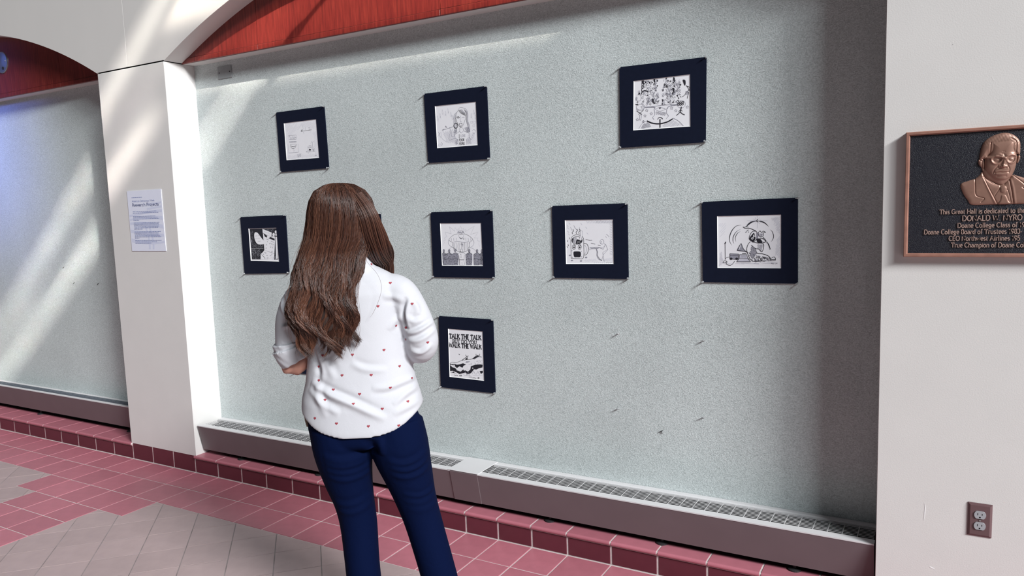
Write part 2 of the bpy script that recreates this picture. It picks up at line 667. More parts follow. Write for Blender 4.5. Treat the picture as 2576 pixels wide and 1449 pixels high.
def spandrel(xs0, xs1, bay0, bay1):
    """panel from seam xs0 to seam xs1; bay0..bay1 is the arched opening it borders"""
    c = (bay0 + bay1) / 2
    a, b = xs0 + 0.0015, xs1 - 0.0015
    z0 = ZS + 0.008
    if a < bay0:                                    # left springing
        pts = [(a, z0), (bay0, z0)] + [(x, arch_z(x, c)) for x in np.linspace(bay0 + .004, b, 40)] + [(b, ZT), (a, ZT)]
    else:
        pts = [(x, arch_z(x, c)) for x in np.linspace(a, bay1 - .004, 40)] + [(bay1, z0), (b, z0), (b, ZT), (a, ZT)]
    n = len(pts)
    vv = [(x, 0.0, z - ZS) for x, z in pts] + [(x, YW + 0.004, z - ZS) for x, z in pts]
    ff = [list(range(n)), list(range(2 * n - 1, n - 1, -1))] + [[i, i + n, (i + 1) % n + n, (i + 1) % n] for i in range(n)]
    me = mesh('panel', vv, ff, [M_PANEL])
    bm = bmesh.new()
    bm.from_mesh(me)
    bmesh.ops.recalc_face_normals(bm, faces=bm.faces[:])
    bmesh.ops.triangulate(bm, faces=[q for q in bm.faces if len(q.verts) > 4])
    bm.to_mesh(me)
    bm.free()
    link('panel', me, None, upper)


mid_l, mid_r = -0.317, (BAY1 + XR1) / 2
spandrel(mid_l, ARC_X, BAY0, BAY1)
spandrel(ARC_X, mid_r, BAY0, BAY1)
lc = (X_L0 + X_L1) / 2
spandrel(lc, mid_l, X_L0, X_L1)
spandrel(X_L0 - PIL / 2, lc, X_L0, X_L1)
spandrel(mid_r, XR1 + 1.85, XR1, XR1 + 3.7)
# the dark backing that shows in the open joints
bk = link('joint_backing', box_me(-5.2, 6.4, YW + 0.014, YW + 0.022, 0.034, ZT - ZS), M_BLACK, upper)
bk2 = link('joint_backing', box_me(-3 * T, BAY0 - 0.004, 0.006, 0.28, -0.002, 0.0082), M_BLACK, upper)
bk3 = link('joint_backing', box_me(BAY1 + 0.004, XR1, 0.006, 0.28, -0.002, 0.0082), M_BLACK, upper)


def tympanum(name, x0, x1, seams, label):
    """wooden panels behind an arch, their base moulding and the soffit under them"""
    e = empty(name, ((x0 + x1) / 2, YW, ZS))
    tag(e, label, 'paneling', kind='structure')
    ss = [x0] + seams + [x1]
    for a, b in zip(ss[:-1], ss[1:]):
        link('wood_panel', box_me(a + .0012, b - .0012, 0, 0.012, 0.03, 0.62), M_WOOD, e, (-(x0 + x1) / 2, 0, 0))
        link('wood_base_strip', box_me(a + .0006, b - .0006, -0.004, 0.012, 0.0, 0.028, 0.002, 1), M_WOOD, e, (-(x0 + x1) / 2, 0, 0))
    link('soffit_board', box_me(x0, x1, 0.008, YC - YW + 0.02, -0.0005, 0.03), M_PANEL, e, (-(x0 + x1) / 2, 0, 0))
    return e


tympanum('trim_1', BAY0, BAY1, [0.652, 1.854, 3.056], 'sunlit red veneer panels under the arch above the drawings')
tymp_l = tympanum('trim_2', X_L0, X_L1, [-3.62, -2.42, -1.22], 'dark red veneer panels under the arch left of the pillar')
tympanum('trim_3', XR1, XR1 + 1.9, [XR1 + .65], 'red veneer panels under the arch right of the plaque')

# ------------------------------------------------------------------ baseboard heaters
def strip_x(prof, x0, x1, cap=True):
    """open or closed (y,z) profile swept along x"""
    n = len(prof)
    v = [(x0, y, z) for y, z in prof] + [(x1, y, z) for y, z in prof]
    f = [[i, (i + 1) % n, (i + 1) % n + n, i + n] for i in range(n)]
    if cap:
        f += [list(range(n))[::-1], list(range(n, 2 * n))]
    me = mesh('strip', v, f)
    bm = bmesh.new()
    bm.from_mesh(me)
    bmesh.ops.recalc_face_normals(bm, faces=bm.faces[:])
    bm.to_mesh(me)
    bm.free()
    return me


def heater(x0, x1, splices, yf, zt, zb, label, slat_mat, feet):
    """yf front of the top, zt top, zb bottom of the cover; splices: [(a,b)] blank plates"""
    r = empty('baseboard_heater', ((x0 + x1) / 2, 0.1, 0.108))
    tag(r, label, 'heater', 'baseboard heaters on the tiled plinths')
    ox, oy, oz = r.location

    def add(name, me, mat):
        return link(name, me, mat, r, (-ox, -oy, -oz))
    secs, a = [], x0
    for s0, s1 in splices:
        secs.append((a, s0))
        a = s1
    secs.append((a, x1))
    yb = YC - 0.002
    d = (yb - yf)
    y1, y2 = yf + d * 0.20, yf + d * 0.81          # grille opening

    def front(a, b, out=0.0):
        o = -out
        return strip_x([(yf + o, zt - .004), (yf + .003 + o, zt - .001), (yf + .006, zt - .001), (yf + .036, zb + .006), (yf + .044, zb + .003), (yf + .042, zb), (yf + .032 + o, zb + .004)], a, b)
    for a, b in secs:
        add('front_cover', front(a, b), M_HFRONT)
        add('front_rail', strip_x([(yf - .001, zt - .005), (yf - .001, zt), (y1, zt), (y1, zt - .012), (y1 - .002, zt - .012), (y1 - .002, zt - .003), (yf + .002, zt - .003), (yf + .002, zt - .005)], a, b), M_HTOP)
        add('back_rail', strip_x([(yb, zt + .001), (y2 + .012, zt + .001), (y2 + .010, zt - .001), (y2, zt - .001), (y2, zt - .012), (yb, zt - .012)], a, b), M_HTOP)
        n = 9
        for i in range(n):
            y = y1 + (y2 - y1) * (i + 0.5) / n
            add('grille_slat', strip_x([(y - .0014, zt - .002), (y + .0014, zt - .002), (y + .0014, zt - .0032), (y - .0014, zt - .0032)], a + .004, b - .004), slat_mat)
        vv, ff = [], []
        x = a + 0.03
        while x < b - .02:
            s = len(vv)
            vv += [(x + i * .0028, y, z) for i in (0, 1) for y in (y1, y2) for z in (zt - .0060, zt - .0042)]
            ff += [[s + q for q in t] for t in ((0, 1, 3, 2), (4, 6, 7, 5), (1, 5, 7, 3), (0, 2, 6, 4))]
            x += 0.0515
        add('grille_cross_bars', mesh('grille_cross_bars', vv, ff), slat_mat)['kind'] = 'stuff'
    for a, b in splices:
        add('splice_plate', box_me(a - .012, b + .006, yf - .0035, yb, zt + .0005, zt + .0035, .001, 1), M_HTOP)
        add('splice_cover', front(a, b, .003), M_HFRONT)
    add('grille_shade_box', box_me(x0 + .008, x1 - .008, yf + .022, yb - .006, zt - .055, zt - .022), M_BLACK)  # black box close under the grille stands in for the shade inside
    add('back_plate', box_me(x0, x1, yb - .004, yb, .109, zt - .012), M_BLACK)
    for fx in feet:
        v, f = lathe([(.026, 0), (.026, .005), (.018, .008), (.007, .010), (.007, .05)], 18)
        fo = add('foot', mesh('foot', v, f, smooth=False), M_DARK)
        fo.location = (fx - ox, yf + .062 - oy, 0)
    return r


heater(0.030, BAY1 - 0.006, [(1.868, 2.022)], 0.014, 0.2935, 0.134, 'long taupe baseboard heater with a pale slatted top under the drawings', M_HTOP, [.33, .95, 1.55, 2.37, 2.9, 3.43])
M_HSL = plain('blue_grey_enamel', (0.16, 0.18, 0.22, 1), 0.4)
heater(X_L0 + 0.01, X_L1 - 0.006, [(-2.95, -2.80)], 0.094, 0.303, 0.143, 'taupe baseboard heater with a dark slatted top under the bare wall carpet', M_HSL, [-.86, -1.95, -3.0])

# ------------------------------------------------------------------ small fixtures on the walls
def fixture(name, pts, y):
    P = [on_y(u, v, y) for u, v in pts]
    xs = [p[0] for p in P]
    zs = [p[2] for p in P]
    return (xs[0] + xs[3]) / 2, (xs[1] + xs[2]) / 2, (zs[2] + zs[3]) / 2, (zs[0] + zs[1]) / 2


# blank cover plate high on the carpet
bp = empty('blank_cover_plate', (0.279, YC, 2.329))
tag(bp, 'grey blank cover plate high on the carpet beside the pillar', 'cover plate')
me = box_me(-.058, .058, -.005, 0, 0, .07, .002, 2)
link('plate', me, plain('grey_painted_plate', (.30, .32, .33, 1), .5), bp)
for sx in (-.044, .044):
    v, f = lathe([(.0036, .004), (.0036, .0062), (.002, .0068)], 12, 'y')
    link('screw', mesh('screw', v, f), M_DARK, bp, (sx, 0, .034))

# brown duplex outlet on the right wall
ou = empty('wall_outlet', (4.0275, 0, 0.392))
tag(ou, 'brown duplex outlet with grey sockets low on the plaque wall', 'outlet')
M_BROWN = plain('brown_outlet_plate', (.135, .075, .08, 1), .35, noise=.03)
prof = [(-.035, -.0575), (.035, -.0575), (.035, .0575), (-.035, .0575)]
v = [(x, 0, z + .0575) for x, z in prof] + [(x * .985, -.003, z * .985 + .0575) for x, z in prof] + [(x * .80, -.0065, z * .875 + .0575) for x, z in prof]
f = [[i, (i + 1) % 4, (i + 1) % 4 + 4, i + 4] for i in range(4)] + [[i + 4, (i + 1) % 4 + 4, (i + 1) % 4 + 8, i + 8] for i in range(4)] + [[8, 9, 10, 11]]
link('plate', mesh('plate', v, f), M_BROWN, ou)
M_SOCK = plain('grey_socket', (.36, .37, .39, 1), .3)
for zc in (.0765, .0385):
    pts = []
    for t in np.linspace(0, 2 * math.pi, 33)[:-1]:
        x, z = .0172 * math.cos(t), .0172 * math.sin(t)
        pts.append((x, max(-.0132, min(.0132, z))))
    n = len(pts)
    vv = [(x, -.006, z) for x, z in pts] + [(x * .97, -.0095, z * .97) for x, z in pts]
    ff = [[i, (i + 1) % n, (i + 1) % n + n, i + n] for i in range(n)] + [[n + i for i in range(n)]]
    so = link('socket', mesh('socket', vv, ff), M_SOCK, ou, (0, 0, zc))
    for (ax, w, hh, az) in ((-.0062, .0016, .0075, .003), (.0062, .0016, .006, .003), (0, .004, .004, -.0075)):
        link('slot', box_me(ax - w / 2, ax + w / 2, -.0099, -.0094, az - hh / 2, az + hh / 2), M_BLACK, so)
v, f = lathe([(.003, .006), (.003, .0078), (.0015, .008)], 12, 'y')
link('screw', mesh('screw', v, f), M_STEEL, ou, (0, 0, .0575))

# round steel cover on the left tympanum
dc = empty('round_cover_plate', (-1.905, YW, 2.598))
tag(dc, 'round steel cover plate on the dark red panel under the left arch', 'cover plate')
v, f = lathe([(.074, 0), (.074, .004), (.070, .007), (.030, .010), (.012, .011)], 40, 'y')
link('plate', mesh('plate', v, f), M_STEEL, dc, (0, 0, .07))
for sx, sz in ((.05, .075), (-.05, .065)):
    v, f = lathe([(.006, .008), (.006, .0125), (.003, .0135)], 12, 'y')
    link('screw', mesh('screw', v, f), M_STEEL, dc, (sx, 0, sz))
v, f = lathe([(.011, .009), (.011, .0125)], 14, 'y')
link('knockout', mesh('knockout', v, f), M_DARK, dc, (.018, 0, .028))

# chips and scratches in the paint of the right wall
def chip(pts, w, mat, name):
    P = [on_y(u, v, -.0006) for u, v in pts]
    v, f = [], []
    for i, p in enumerate(P):
        a = P[max(i - 1, 0)]
        b = P[min(i + 1, len(P) - 1)]
        d = np.array([b[0] - a[0], b[2] - a[2]])
        d /= np.linalg.norm(d) + 1e-9
        ww = w * (1 - abs(2 * i / (len(P) - 1) - 1) ** 3 * .8)
        v += [(p[0] - d[1] * ww, p[1], p[2] + d[0] * ww), (p[0] + d[1] * ww, p[1], p[2] - d[0] * ww)]
    for i in range(len(P) - 1):
        f.append((2 * i, 2 * i + 1, 2 * i + 3, 2 * i + 2))
    o = link(name, mesh(name, v, f), mat, pil_r)
    o.location = (-pil_r.location[0], -pil_r.location[1], -pil_r.location[2])


M_CHIP = plain('bare_plaster', (.93, .93, .93, 1), .8)
chip([(2325.5, 1264), (2327.5, 1277), (2326.5, 1292), (2324, 1310)], .0017, M_CHIP, 'scratch')
chip([(2338, 1425), (2344, 1428), (2351, 1431)], .003, M_CHIP, 'paint_chip')
chip([(2396, 113), (2398, 110)], .0014, M_DARK, 'nail_hole')
chip([(2377, 196), (2382, 197)], .0012, M_CHIP, 'paint_chip')
chip([(2495, 193), (2501, 203)], .0012, M_CHIP, 'paint_chip')
chip([(2541, 1269), (2543, 1264)], .0014, M_CHIP, 'paint_chip')
chip([(2555, 1240), (2557, 1238)], .0014, M_CHIP, 'paint_chip')
chip([(2279, 1333), (2282, 1335)], .0010, M_CHIP, 'paint_chip')
chip([(2279, 1356), (2283, 1359)], .0010, M_CHIP, 'paint_chip')

# ------------------------------------------------------------------ lettering: a small serif stroke font
def arc(cx, cy, rx, ry, a0, a1, n=12):
    return [(cx + rx * math.cos(math.radians(t)), cy + ry * math.sin(math.radians(t))) for t in np.linspace(a0, a1, n)]


XH = .64
GL = {
 'A': (.78, [[(0.04, 0), (.39, 1), (.74, 0)], [(.18, .36), (.60, .36)]]),
 'B': (.62, [[(.1, 0), (.1, 1)], [(.1, 1)] + arc(.3, .76, .22, .24, 90, -90) + [(.1, .52)], [(.1, .52)] + arc(.32, .26, .26, .26, 90, -90) + [(.1, 0)]]),
 'C': (.74, [arc(.42, .5, .36, .5, 48, 312, 18)]),
 'D': (.78, [[(.1, 0), (.1, 1)], [(.1, 1), (.3, 1)] + arc(.3, .5, .42, .5, 90, -90, 14) + [(.1, 0)]]),
 'E': (.60, [[(.1, 0), (.1, 1)], [(.1, 1), (.52, 1)], [(.1, .52), (.42, .52)], [(.1, 0), (.54, 0)]]),
 'G': (.80, [arc(.42, .5, .36, .5, 48, 330, 18) + [(.74, .44), (.5, .44)]]),
 'H': (.80, [[(.1, 0), (.1, 1)], [(.7, 0), (.7, 1)], [(.1, .52), (.7, .52)]]),
 'I': (.30, [[(.15, 0), (.15, 1)]]),
 'K': (.72, [[(.1, 0), (.1, 1)], [(.66, 1), (.1, .45)], [(.3, .6), (.68, 0)]]),
 'L': (.56, [[(.1, 1), (.1, 0), (.52, 0)]]),
 'N': (.82, [[(.1, 0), (.1, 1), (.7, 0), (.7, 1)]]),
 'O': (.82, [arc(.41, .5, .36, .5, 0, 360, 22)]),
 'P': (.60, [[(.1, 0), (.1, 1)], [(.1, 1)] + arc(.3, .74, .24, .26, 90, -90) + [(.1, .48)]]),
 'R': (.68, [[(.1, 0), (.1, 1)], [(.1, 1)] + arc(.3, .75, .23, .25, 90, -90) + [(.1, .5)], [(.28, .5), (.64, 0)]]),
 'T': (.68, [[(.34, 0), (.34, 1)], [(.02, 1), (.66, 1)]]),
 'U': (.76, [[(.1, 1), (.1, .3)] + arc(.38, .3, .28, .3, 180, 360) + [(.66, 1)]]),
 'V': (.74, [[(.03, 1), (.37, 0), (.71, 1)]]),
 'W': (1.04, [[(.02, 1), (.27, 0), (.52, .9), (.77, 0), (1.02, 1)]]),
 'Y': (.70, [[(.02, 1), (.35, .48), (.68, 1)], [(.35, .48), (.35, 0)]]),
 'a': (.52, [arc(.25, .42, .18, .22, 150, 0, 8) + [(.43, 0)], arc(.24, .18, .19, .18, 60, 330, 14)]),
 'b': (.58, [[(.1, 1.02), (.1, 0)], arc(.31, .32, .22, .32, 150, -150, 16)]),
 'c': (.50, [arc(.29, .32, .23, .32, 50, 310, 14)]),
 'd': (.58, [[(.48, 1.02), (.48, 0)], arc(.27, .32, .22, .32, 30, 330, 16)]),
 'e': (.52, [[(.08, .34), (.47, .34)] + arc(.28, .33, .21, .31, 5, 310, 16)]),
 'f': (.36, [[(.14, 0), (.14, .78)] + arc(.3, .8, .16, .2, 180, 60, 6), [(.02, XH), (.32, XH)]]),
 'g': (.54, [arc(.26, .4, .19, .24, 0, 360, 16), arc(.26, -.1, .2, .16, 100, 420, 14), [(.4, .58), (.52, .62)]]),
 'h': (.58, [[(.1, 1.02), (.1, 0)], arc(.3, .4, .2, .23, 160, 0, 8) + [(.5, 0)]]),
 'i': (.26, [[(.13, 0), (.13, XH)], [(.12, .84), (.14, .90)]]),
 'j': (.28, [[(.16, XH), (.16, -.12)] + arc(.04, -.12, .12, .14, 0, -110, 6), [(.15, .84), (.17, .90)]]),
 'k': (.56, [[(.1, 1.02), (.1, 0)], [(.5, XH), (.1, .28)], [(.24, .38), (.52, 0)]]),
 'l': (.26, [[(.13, 0), (.13, 1.02)]]),
 'm': (.88, [[(.1, XH), (.1, 0)], arc(.28, .4, .18, .23, 160, 0, 8) + [(.46, 0)], arc(.63, .4, .17, .23, 160, 0, 8) + [(.8, 0)]]),
 'n': (.58, [[(.1, XH), (.1, 0)], arc(.3, .4, .2, .23, 160, 0, 8) + [(.5, 0)]]),
 'o': (.56, [arc(.28, .32, .23, .32, 0, 360, 18)]),
 'p': (.58, [[(.1, XH), (.1, -.3)], arc(.31, .32, .22, .32, 150, -150, 16)]),
 'r': (.42, [[(.1, XH), (.1, 0)], arc(.28, .42, .18, .2, 170, 50, 7)]),
 's': (.44, [arc(.23, .48, .15, .16, 30, 250, 10) + arc(.22, .17, .17, .16, 80, -150, 10)]),
 't': (.36, [[(.15, .86), (.15, .15)] + arc(.26, .14, .11, .13, 180, 300, 6), [(.02, XH), (.32, XH)]]),
 'u': (.58, [[(.08, XH), (.08, .24)] + arc(.27, .22, .19, .22, 180, 350, 8), [(.48, XH), (.48, 0)]]),
 'v': (.52, [[(.02, XH), (.26, 0), (.5, XH)]]),
 'w': (.78, [[(.02, XH), (.21, 0), (.39, .58), (.57, 0), (.76, XH)]]),
 'y': (.52, [[(.02, XH), (.27, .02)], [(.5, XH), (.2, -.26), (.08, -.26)]]),
 '1': (.42, [[(.08, .82), (.22, 1), (.22, 0)]]),
 '9': (.54, [arc(.27, .68, .2, .31, 0, 360, 16), [(.47, .68), (.44, .3), (.14, 0)]]),
 '8': (.54, [arc(.27, .75, .18, .24, 0, 360, 14), arc(.27, .26, .22, .26, 0, 360, 14)]),
 '3': (.50, [arc(.22, .75, .2, .24, 150, -80, 10) + arc(.22, .27, .24, .26, 80, -150, 10)]),
 '5': (.50, [[(.44, 1), (.14, 1), (.1, .56)] + arc(.22, .3, .24, .3, 110, -150, 12)]),
 '4': (.54, [[(.36, 0), (.36, 1), (.04, .3), (.5, .3)]]),
 '-': (.34, [[(.04, .36), (.30, .36)]]),
 '.': (.22, [[(.09, .0), (.11, .05)]]),
 ' ': (.30, []),
}


def glyph_strokes(ch, serif):
    w, st = GL[ch]
    out = [list(s) for s in st]
    if serif:
        for s in st:
            for end, nb in ((0, 1), (-1, -2)):
                (x, y), (x2, y2) = s[end], s[nb]
                if abs(y2 - y) > 1.1 * abs(x2 - x) and abs(y2 - y) > .3 and min(abs(y - q) for q in (0, XH, 1, 1.02, -.3)) < .02:
                    if y in (XH, 1.02) and ch.islower():
                        out.append([(x - serif, y - .01), (x + .02, y)])
                    else:
                        out.append([(x - serif, y), (x + serif, y)])
        if ch == 'T':
            out += [[(.03, 1), (.03, .82)], [(.65, 1), (.65, .82)]]
    return w, out


def text_width(s, track=.06):
    return sum(GL[c][0] + track for c in s) - track


class Ink:
    """collects flat or raised strokes in one x,z plane; several materials"""
    def __init__(self, y, thick=0.0):
        self.y, self.t = y, thick
        self.v, self.f, self.m = [], [], []
        self.n = 0                      # each stroke lies a hair above the one before

    def stroke(self, pts, w, mi=0, taper=False):
        P = []
        for p in pts:
            if not P or math.hypot(p[0] - P[-1][0], p[1] - P[-1][1]) > 1e-6:
                P.append((float(p[0]), float(p[1])))
        n = len(P)
        if n < 2:
            return
        closed = math.hypot(P[0][0] - P[-1][0], P[0][1] - P[-1][1]) < 1e-5 and n > 3
        L, R = [], []
        for i in range(n):
            a = P[i - 1] if i else (P[-2] if closed else P[0])
            b = P[i + 1] if i < n - 1 else (P[1] if closed else P[-1])
            d1 = (P[i][0] - a[0], P[i][1] - a[1])
            d2 = (b[0] - P[i][0], b[1] - P[i][1])
            l1, l2 = math.hypot(*d1), math.hypot(*d2)
            if l1 < 1e-9:
                d1, l1 = d2, l2
            if l2 < 1e-9:
                d2, l2 = d1, l1
            n1, n2 = (-d1[1] / l1, d1[0] / l1), (-d2[1] / l2, d2[0] / l2)
            mx, mz = n1[0] + n2[0], n1[1] + n2[1]
            q = mx * n1[0] + mz * n1[1]
            if q < .35:
                mx, mz, q = n1[0], n1[1], 1.0
            ww = w / 2 * (1 if not taper else max(.15, math.sin(math.pi * (i + .5) / n)))
            mx, mz = mx / q * ww, mz / q * ww
            L.append((P[i][0] + mx, P[i][1] + mz))
            R.append((P[i][0] - mx, P[i][1] - mz))
        self._sheet(L, R, mi)

    def _sheet(self, L, R, mi):
        n = len(L)
        s = len(self.v)
        self.n += 1
        y = self.y - self.t - (0 if self.t else self.n * 1.2e-6)
        self.v += [(a, y, b) for a, b in L] + [(a, y, b) for a, b in R]
        for i in range(n - 1):
            self.f.append((s + i, s + i + 1, s + n + i + 1, s + n + i))
            self.m.append(mi)
        if self.t:
            k = len(self.v)
            self.v += [(a, self.y, b) for a, b in L] + [(a, self.y, b) for a, b in R]
            for i in range(n - 1):
                self.f.append((s + i, k + i, k + i + 1, s + i + 1))
                self.f.append((s + n + i + 1, k + n + i + 1, k + n + i, s + n + i))
                self.m += [mi, mi]
            for e in (0, n - 1):
                self.f.append((s + e, s + n + e, k + n + e, k + e))
                self.m.append(mi)

    def fill(self, pts, mi=0):
        """polygon (any simple outline) filled by ear clipping through bmesh later"""
        s = len(self.v)
        self.n += 1
        self.v += [(a, self.y - self.t - self.n * 1.2e-6, b) for a, b in pts]
        self.f.append(list(range(s, s + len(pts))))
        self.m.append(mi)

    def text(self, s, x, z, h, weight=.13, mi=0, serif=.1, track=.06, slant=(0, 0), xs=1.0):
        for ch in s:
            w, st = glyph_strokes(ch, serif)
            for q in st:
                is_serif = len(q) == 2 and abs(q[0][1] - q[1][1]) < .02 and abs(q[0][0] - q[1][0]) < .3
                self.stroke([(x + px * h * xs + slant[1] * pz * h, z + pz * h + slant[0] * (px * h)) for px, pz in q], h * weight * (.62 if is_serif else 1), mi)
            x += (w + track) * h * xs
            z += slant[0] * (w + track) * h * xs
        return x

    def build(self, name, mats, parent=None):
        me = mesh(name, self.v, self.f, mats, self.m)
        bm = bmesh.new()
        bm.from_mesh(me)
        big = [q for q in bm.faces if len(q.verts) > 4]
        if big:
            bmesh.ops.triangulate(bm, faces=big)
        if self.t:
            bmesh.ops.recalc_face_normals(bm, faces=bm.faces[:])
        bm.to_mesh(me)
        bm.free()
        o = link(name, me, None, parent)
        if parent is not None:
            o.location = (-parent.location[0], -parent.location[1], -parent.location[2])
        return o


def smooth_line(pts, n=6, closed=False):
    """Catmull-Rom through the points"""
    P = [np.array(p, float) for p in pts]
    if len(P) < 3:
        return pts
    if closed:
        P = [P[-1]] + P + [P[0], P[1]]
    else:
        P = [2 * P[0] - P[1]] + P + [2 * P[-1] - P[-2]]
    out = []
    for i in range(1, len(P) - 2):
        for t in np.linspace(0, 1, n, endpoint=False):
            a, b, c, d = P[i - 1], P[i], P[i + 1], P[i + 2]
            out.append(tuple(.5 * ((2 * b) + (c - a) * t + (2 * a - 5 * b + 4 * c - d) * t * t + (3 * b - a - 3 * c + d) * t ** 3)))
    out.append(tuple(P[-2]))
    return out


# ------------------------------------------------------------------ pushpins
pv, pf = lathe([(.0052, 0), (.0056, .001), (.0052, .0022), (.0030, .0040), (.0026, .0085), (.0034, .0115), (.0050, .0132), (.0050, .0150), (.0040, .0158)], 14, 'y')
pv = [(a * .78, b * .9, c * .78) for a, b, c in pv]
PIN_ME = mesh('pushpin_head', pv, pf, [M_PIN], smooth=True)
nv, nf = lathe([(.0006, -.012), (.0006, .001)], 8, 'y')
NEEDLE_ME = mesh('needle', nv, nf, [M_STEEL])


def pushpin(x, z, y, label, group='clear pushpins in the wall carpet', tilt=(0, 0)):
    r = empty('pushpin', (x, y, z))
    r.rotation_euler = (tilt[0], 0, tilt[1])
    tag(r, label, 'pushpin', group)
    link('pin_head', PIN_ME, None, r)
    link('needle', NEEDLE_ME, None, r)
    return r


# ------------------------------------------------------------------ matted drawings
YM = 0.1955                      # face of the mats


def matted(outer, inner, label, what, ink_mats=None, pins=True, draw=None, crop=None, tint=None):
    O = [on_y(u, v, YM) for u, v in outer]
    I = [on_y(u, v, YM) for u, v in inner]
    O = [(p[0], p[2]) for p in O]
    I = [(p[0], p[2]) for p in I]
    cx, zb = sum(p[0] for p in O) / 4, min(p[1] for p in O)
    r = empty('matted_drawing', (cx, YC, zb))
    tag(r, label, 'drawing', 'black-matted ink drawings pinned to the carpet')
    yb = YC - 0.0015
    off = lambda v: [(a - cx, b - YC, c - zb) for a, b, c in v]
    bv = 0.0022
    ci = (sum(p[0] for p in I) / 4, sum(p[1] for p in I) / 4)
    J = [(p[0] - bv * (1 if p[0] > ci[0] else -1), p[1] - bv * (1 if p[1] > ci[1] else -1)) for p in I]
    v = [(a, YM, b) for a, b in O] + [(a, YM, b) for a, b in I] + [(a, yb, b) for a, b in O] + [(a, YM + .0022, b) for a, b in J]
    f = [[i, (i + 1) % 4, (i + 1) % 4 + 4, i + 4] for i in range(4)] + [[i, i + 8, (i + 1) % 4 + 8, (i + 1) % 4] for i in range(4)]
    link('mat_board', mesh('mat_board', off(v), f), M_MAT, r)
    link('bevel', mesh('bevel', off(v), [[i + 4, (i + 1) % 4 + 4, (i + 1) % 4 + 12, i + 12] for i in range(4)]), M_CORE, r)
    v = [(a, YM + .0024, b) for a, b in J]
    link('paper', mesh('paper', off(v), [[0, 1, 2, 3]]), tint or M_WHITE, r)
    if draw:
        ink = Ink(YM + .0021)
        X0, Y0, S = crop
        mp = lambda q: [(lambda P: (P[0], P[2]))(on_y(X0 + a / S, Y0 + b / S, YM + .0021)) for a, b in q]
        draw(ink, mp, 1.0 / S / 640)
        ink.build('ink_drawing', ink_mats or [M_INK, M_PENCIL, M_PALE, M_WHITE], r)['kind'] = 'stuff'
    if pins:
        nm = ['upper left', 'upper right', 'lower right', 'lower left']
        for i, (a, b) in enumerate(O):
            if pins is not True and i not in pins:
                continue
            sx = 1 if a < cx else -1
            sz = 1 if b < zb + .1 else -1
            pushpin(a + sx * .001, b + sz * .002, YM, 'clear pushpin at the %s corner of the mat around the %s' % (nm[i], what), 'clear pushpins holding the mats', (random.uniform(-.25, .15), random.uniform(-.2, .2)))
    return r


class Pen:
    """draws on a sheet of paper in the pixel frame of an enlarged view of it"""
    def __init__(self, ink, mp, unit):
        self.ink, self.mp, self.u = ink, mp, unit

    def l(self, pts, w=5, mi=0, sm=True, taper=False, closed=False):
        q = smooth_line(pts, 5, closed) if sm else (pts + [pts[0]] if closed else pts)
        if closed and sm:
            q = q + [q[0]]
        self.ink.stroke(self.mp(q), w * self.u, mi, taper)

    def fill(self, pts, mi=0, sm=True):
        q = smooth_line(pts, 4, True) if sm else pts
        self.ink.fill(self.mp(q), mi)

    def el(self, cx, cy, rx, ry, w=5, mi=0, a0=0, a1=360, fill=None):
        q = [(cx + rx * math.cos(math.radians(t)), cy + ry * math.sin(math.radians(t))) for t in np.linspace(a0, a1, 22)]
        if fill is not None:
            self.ink.fill(self.mp(q[:-1]), fill)
        if w:
            self.ink.stroke(self.mp(q), w * self.u, mi)

    def hatch(self, poly, ang, gap, w=3, mi=1, jit=.3, broken=.0):
        """parallel pencil strokes inside a convex polygon"""
        c, s = math.cos(math.radians(ang)), math.sin(math.radians(ang))
        pr = [(-s * x + c * y) for x, y in poly]
        t = min(pr)
        while t < max(pr):
            q = []
            n = len(poly)
            for i in range(n):
                (x1, y1), (x2, y2) = poly[i], poly[(i + 1) % n]
                d1, d2 = -s * x1 + c * y1 - t, -s * x2 + c * y2 - t
                if d1 * d2 < 0:
                    k = d1 / (d1 - d2)
                    q.append((x1 + k * (x2 - x1), y1 + k * (y2 - y1)))
            if len(q) >= 2 and random.random() >= broken:
                a, b = q[0], q[1]
                ja, jb = random.random() * jit, random.random() * jit
                a, b = (a[0] + (b[0] - a[0]) * ja, a[1] + (b[1] - a[1]) * ja), (b[0] + (a[0] - b[0]) * jb, b[1] + (a[1] - b[1]) * jb)
                self.l([a, b], w, mi, False)
            t += gap * random.uniform(.75, 1.25)

    def scribble(self, cx, cy, rx, ry, n=8, w=3, mi=0):
        self.l([(cx + random.uniform(-rx, rx), cy + random.uniform(-ry, ry)) for _ in range(n)], w, mi)

    def word(self, s, x, y, h, w=.14, mi=0, dx=0.0, serif=.1, xs=1.0):
        """lettering in the same enlarged frame; y grows downward, dx = drop per unit of x"""
        for ch in s:
            gw, st = glyph_strokes(ch, serif)
            for q in st:
                self.ink.stroke(self.mp([(x + a * h * xs, y - b * h + dx * a * h * xs) for a, b in q]), h * w * self.u, mi)
            x += (gw + .06) * h * xs
            y += dx * (gw + .06) * h * xs


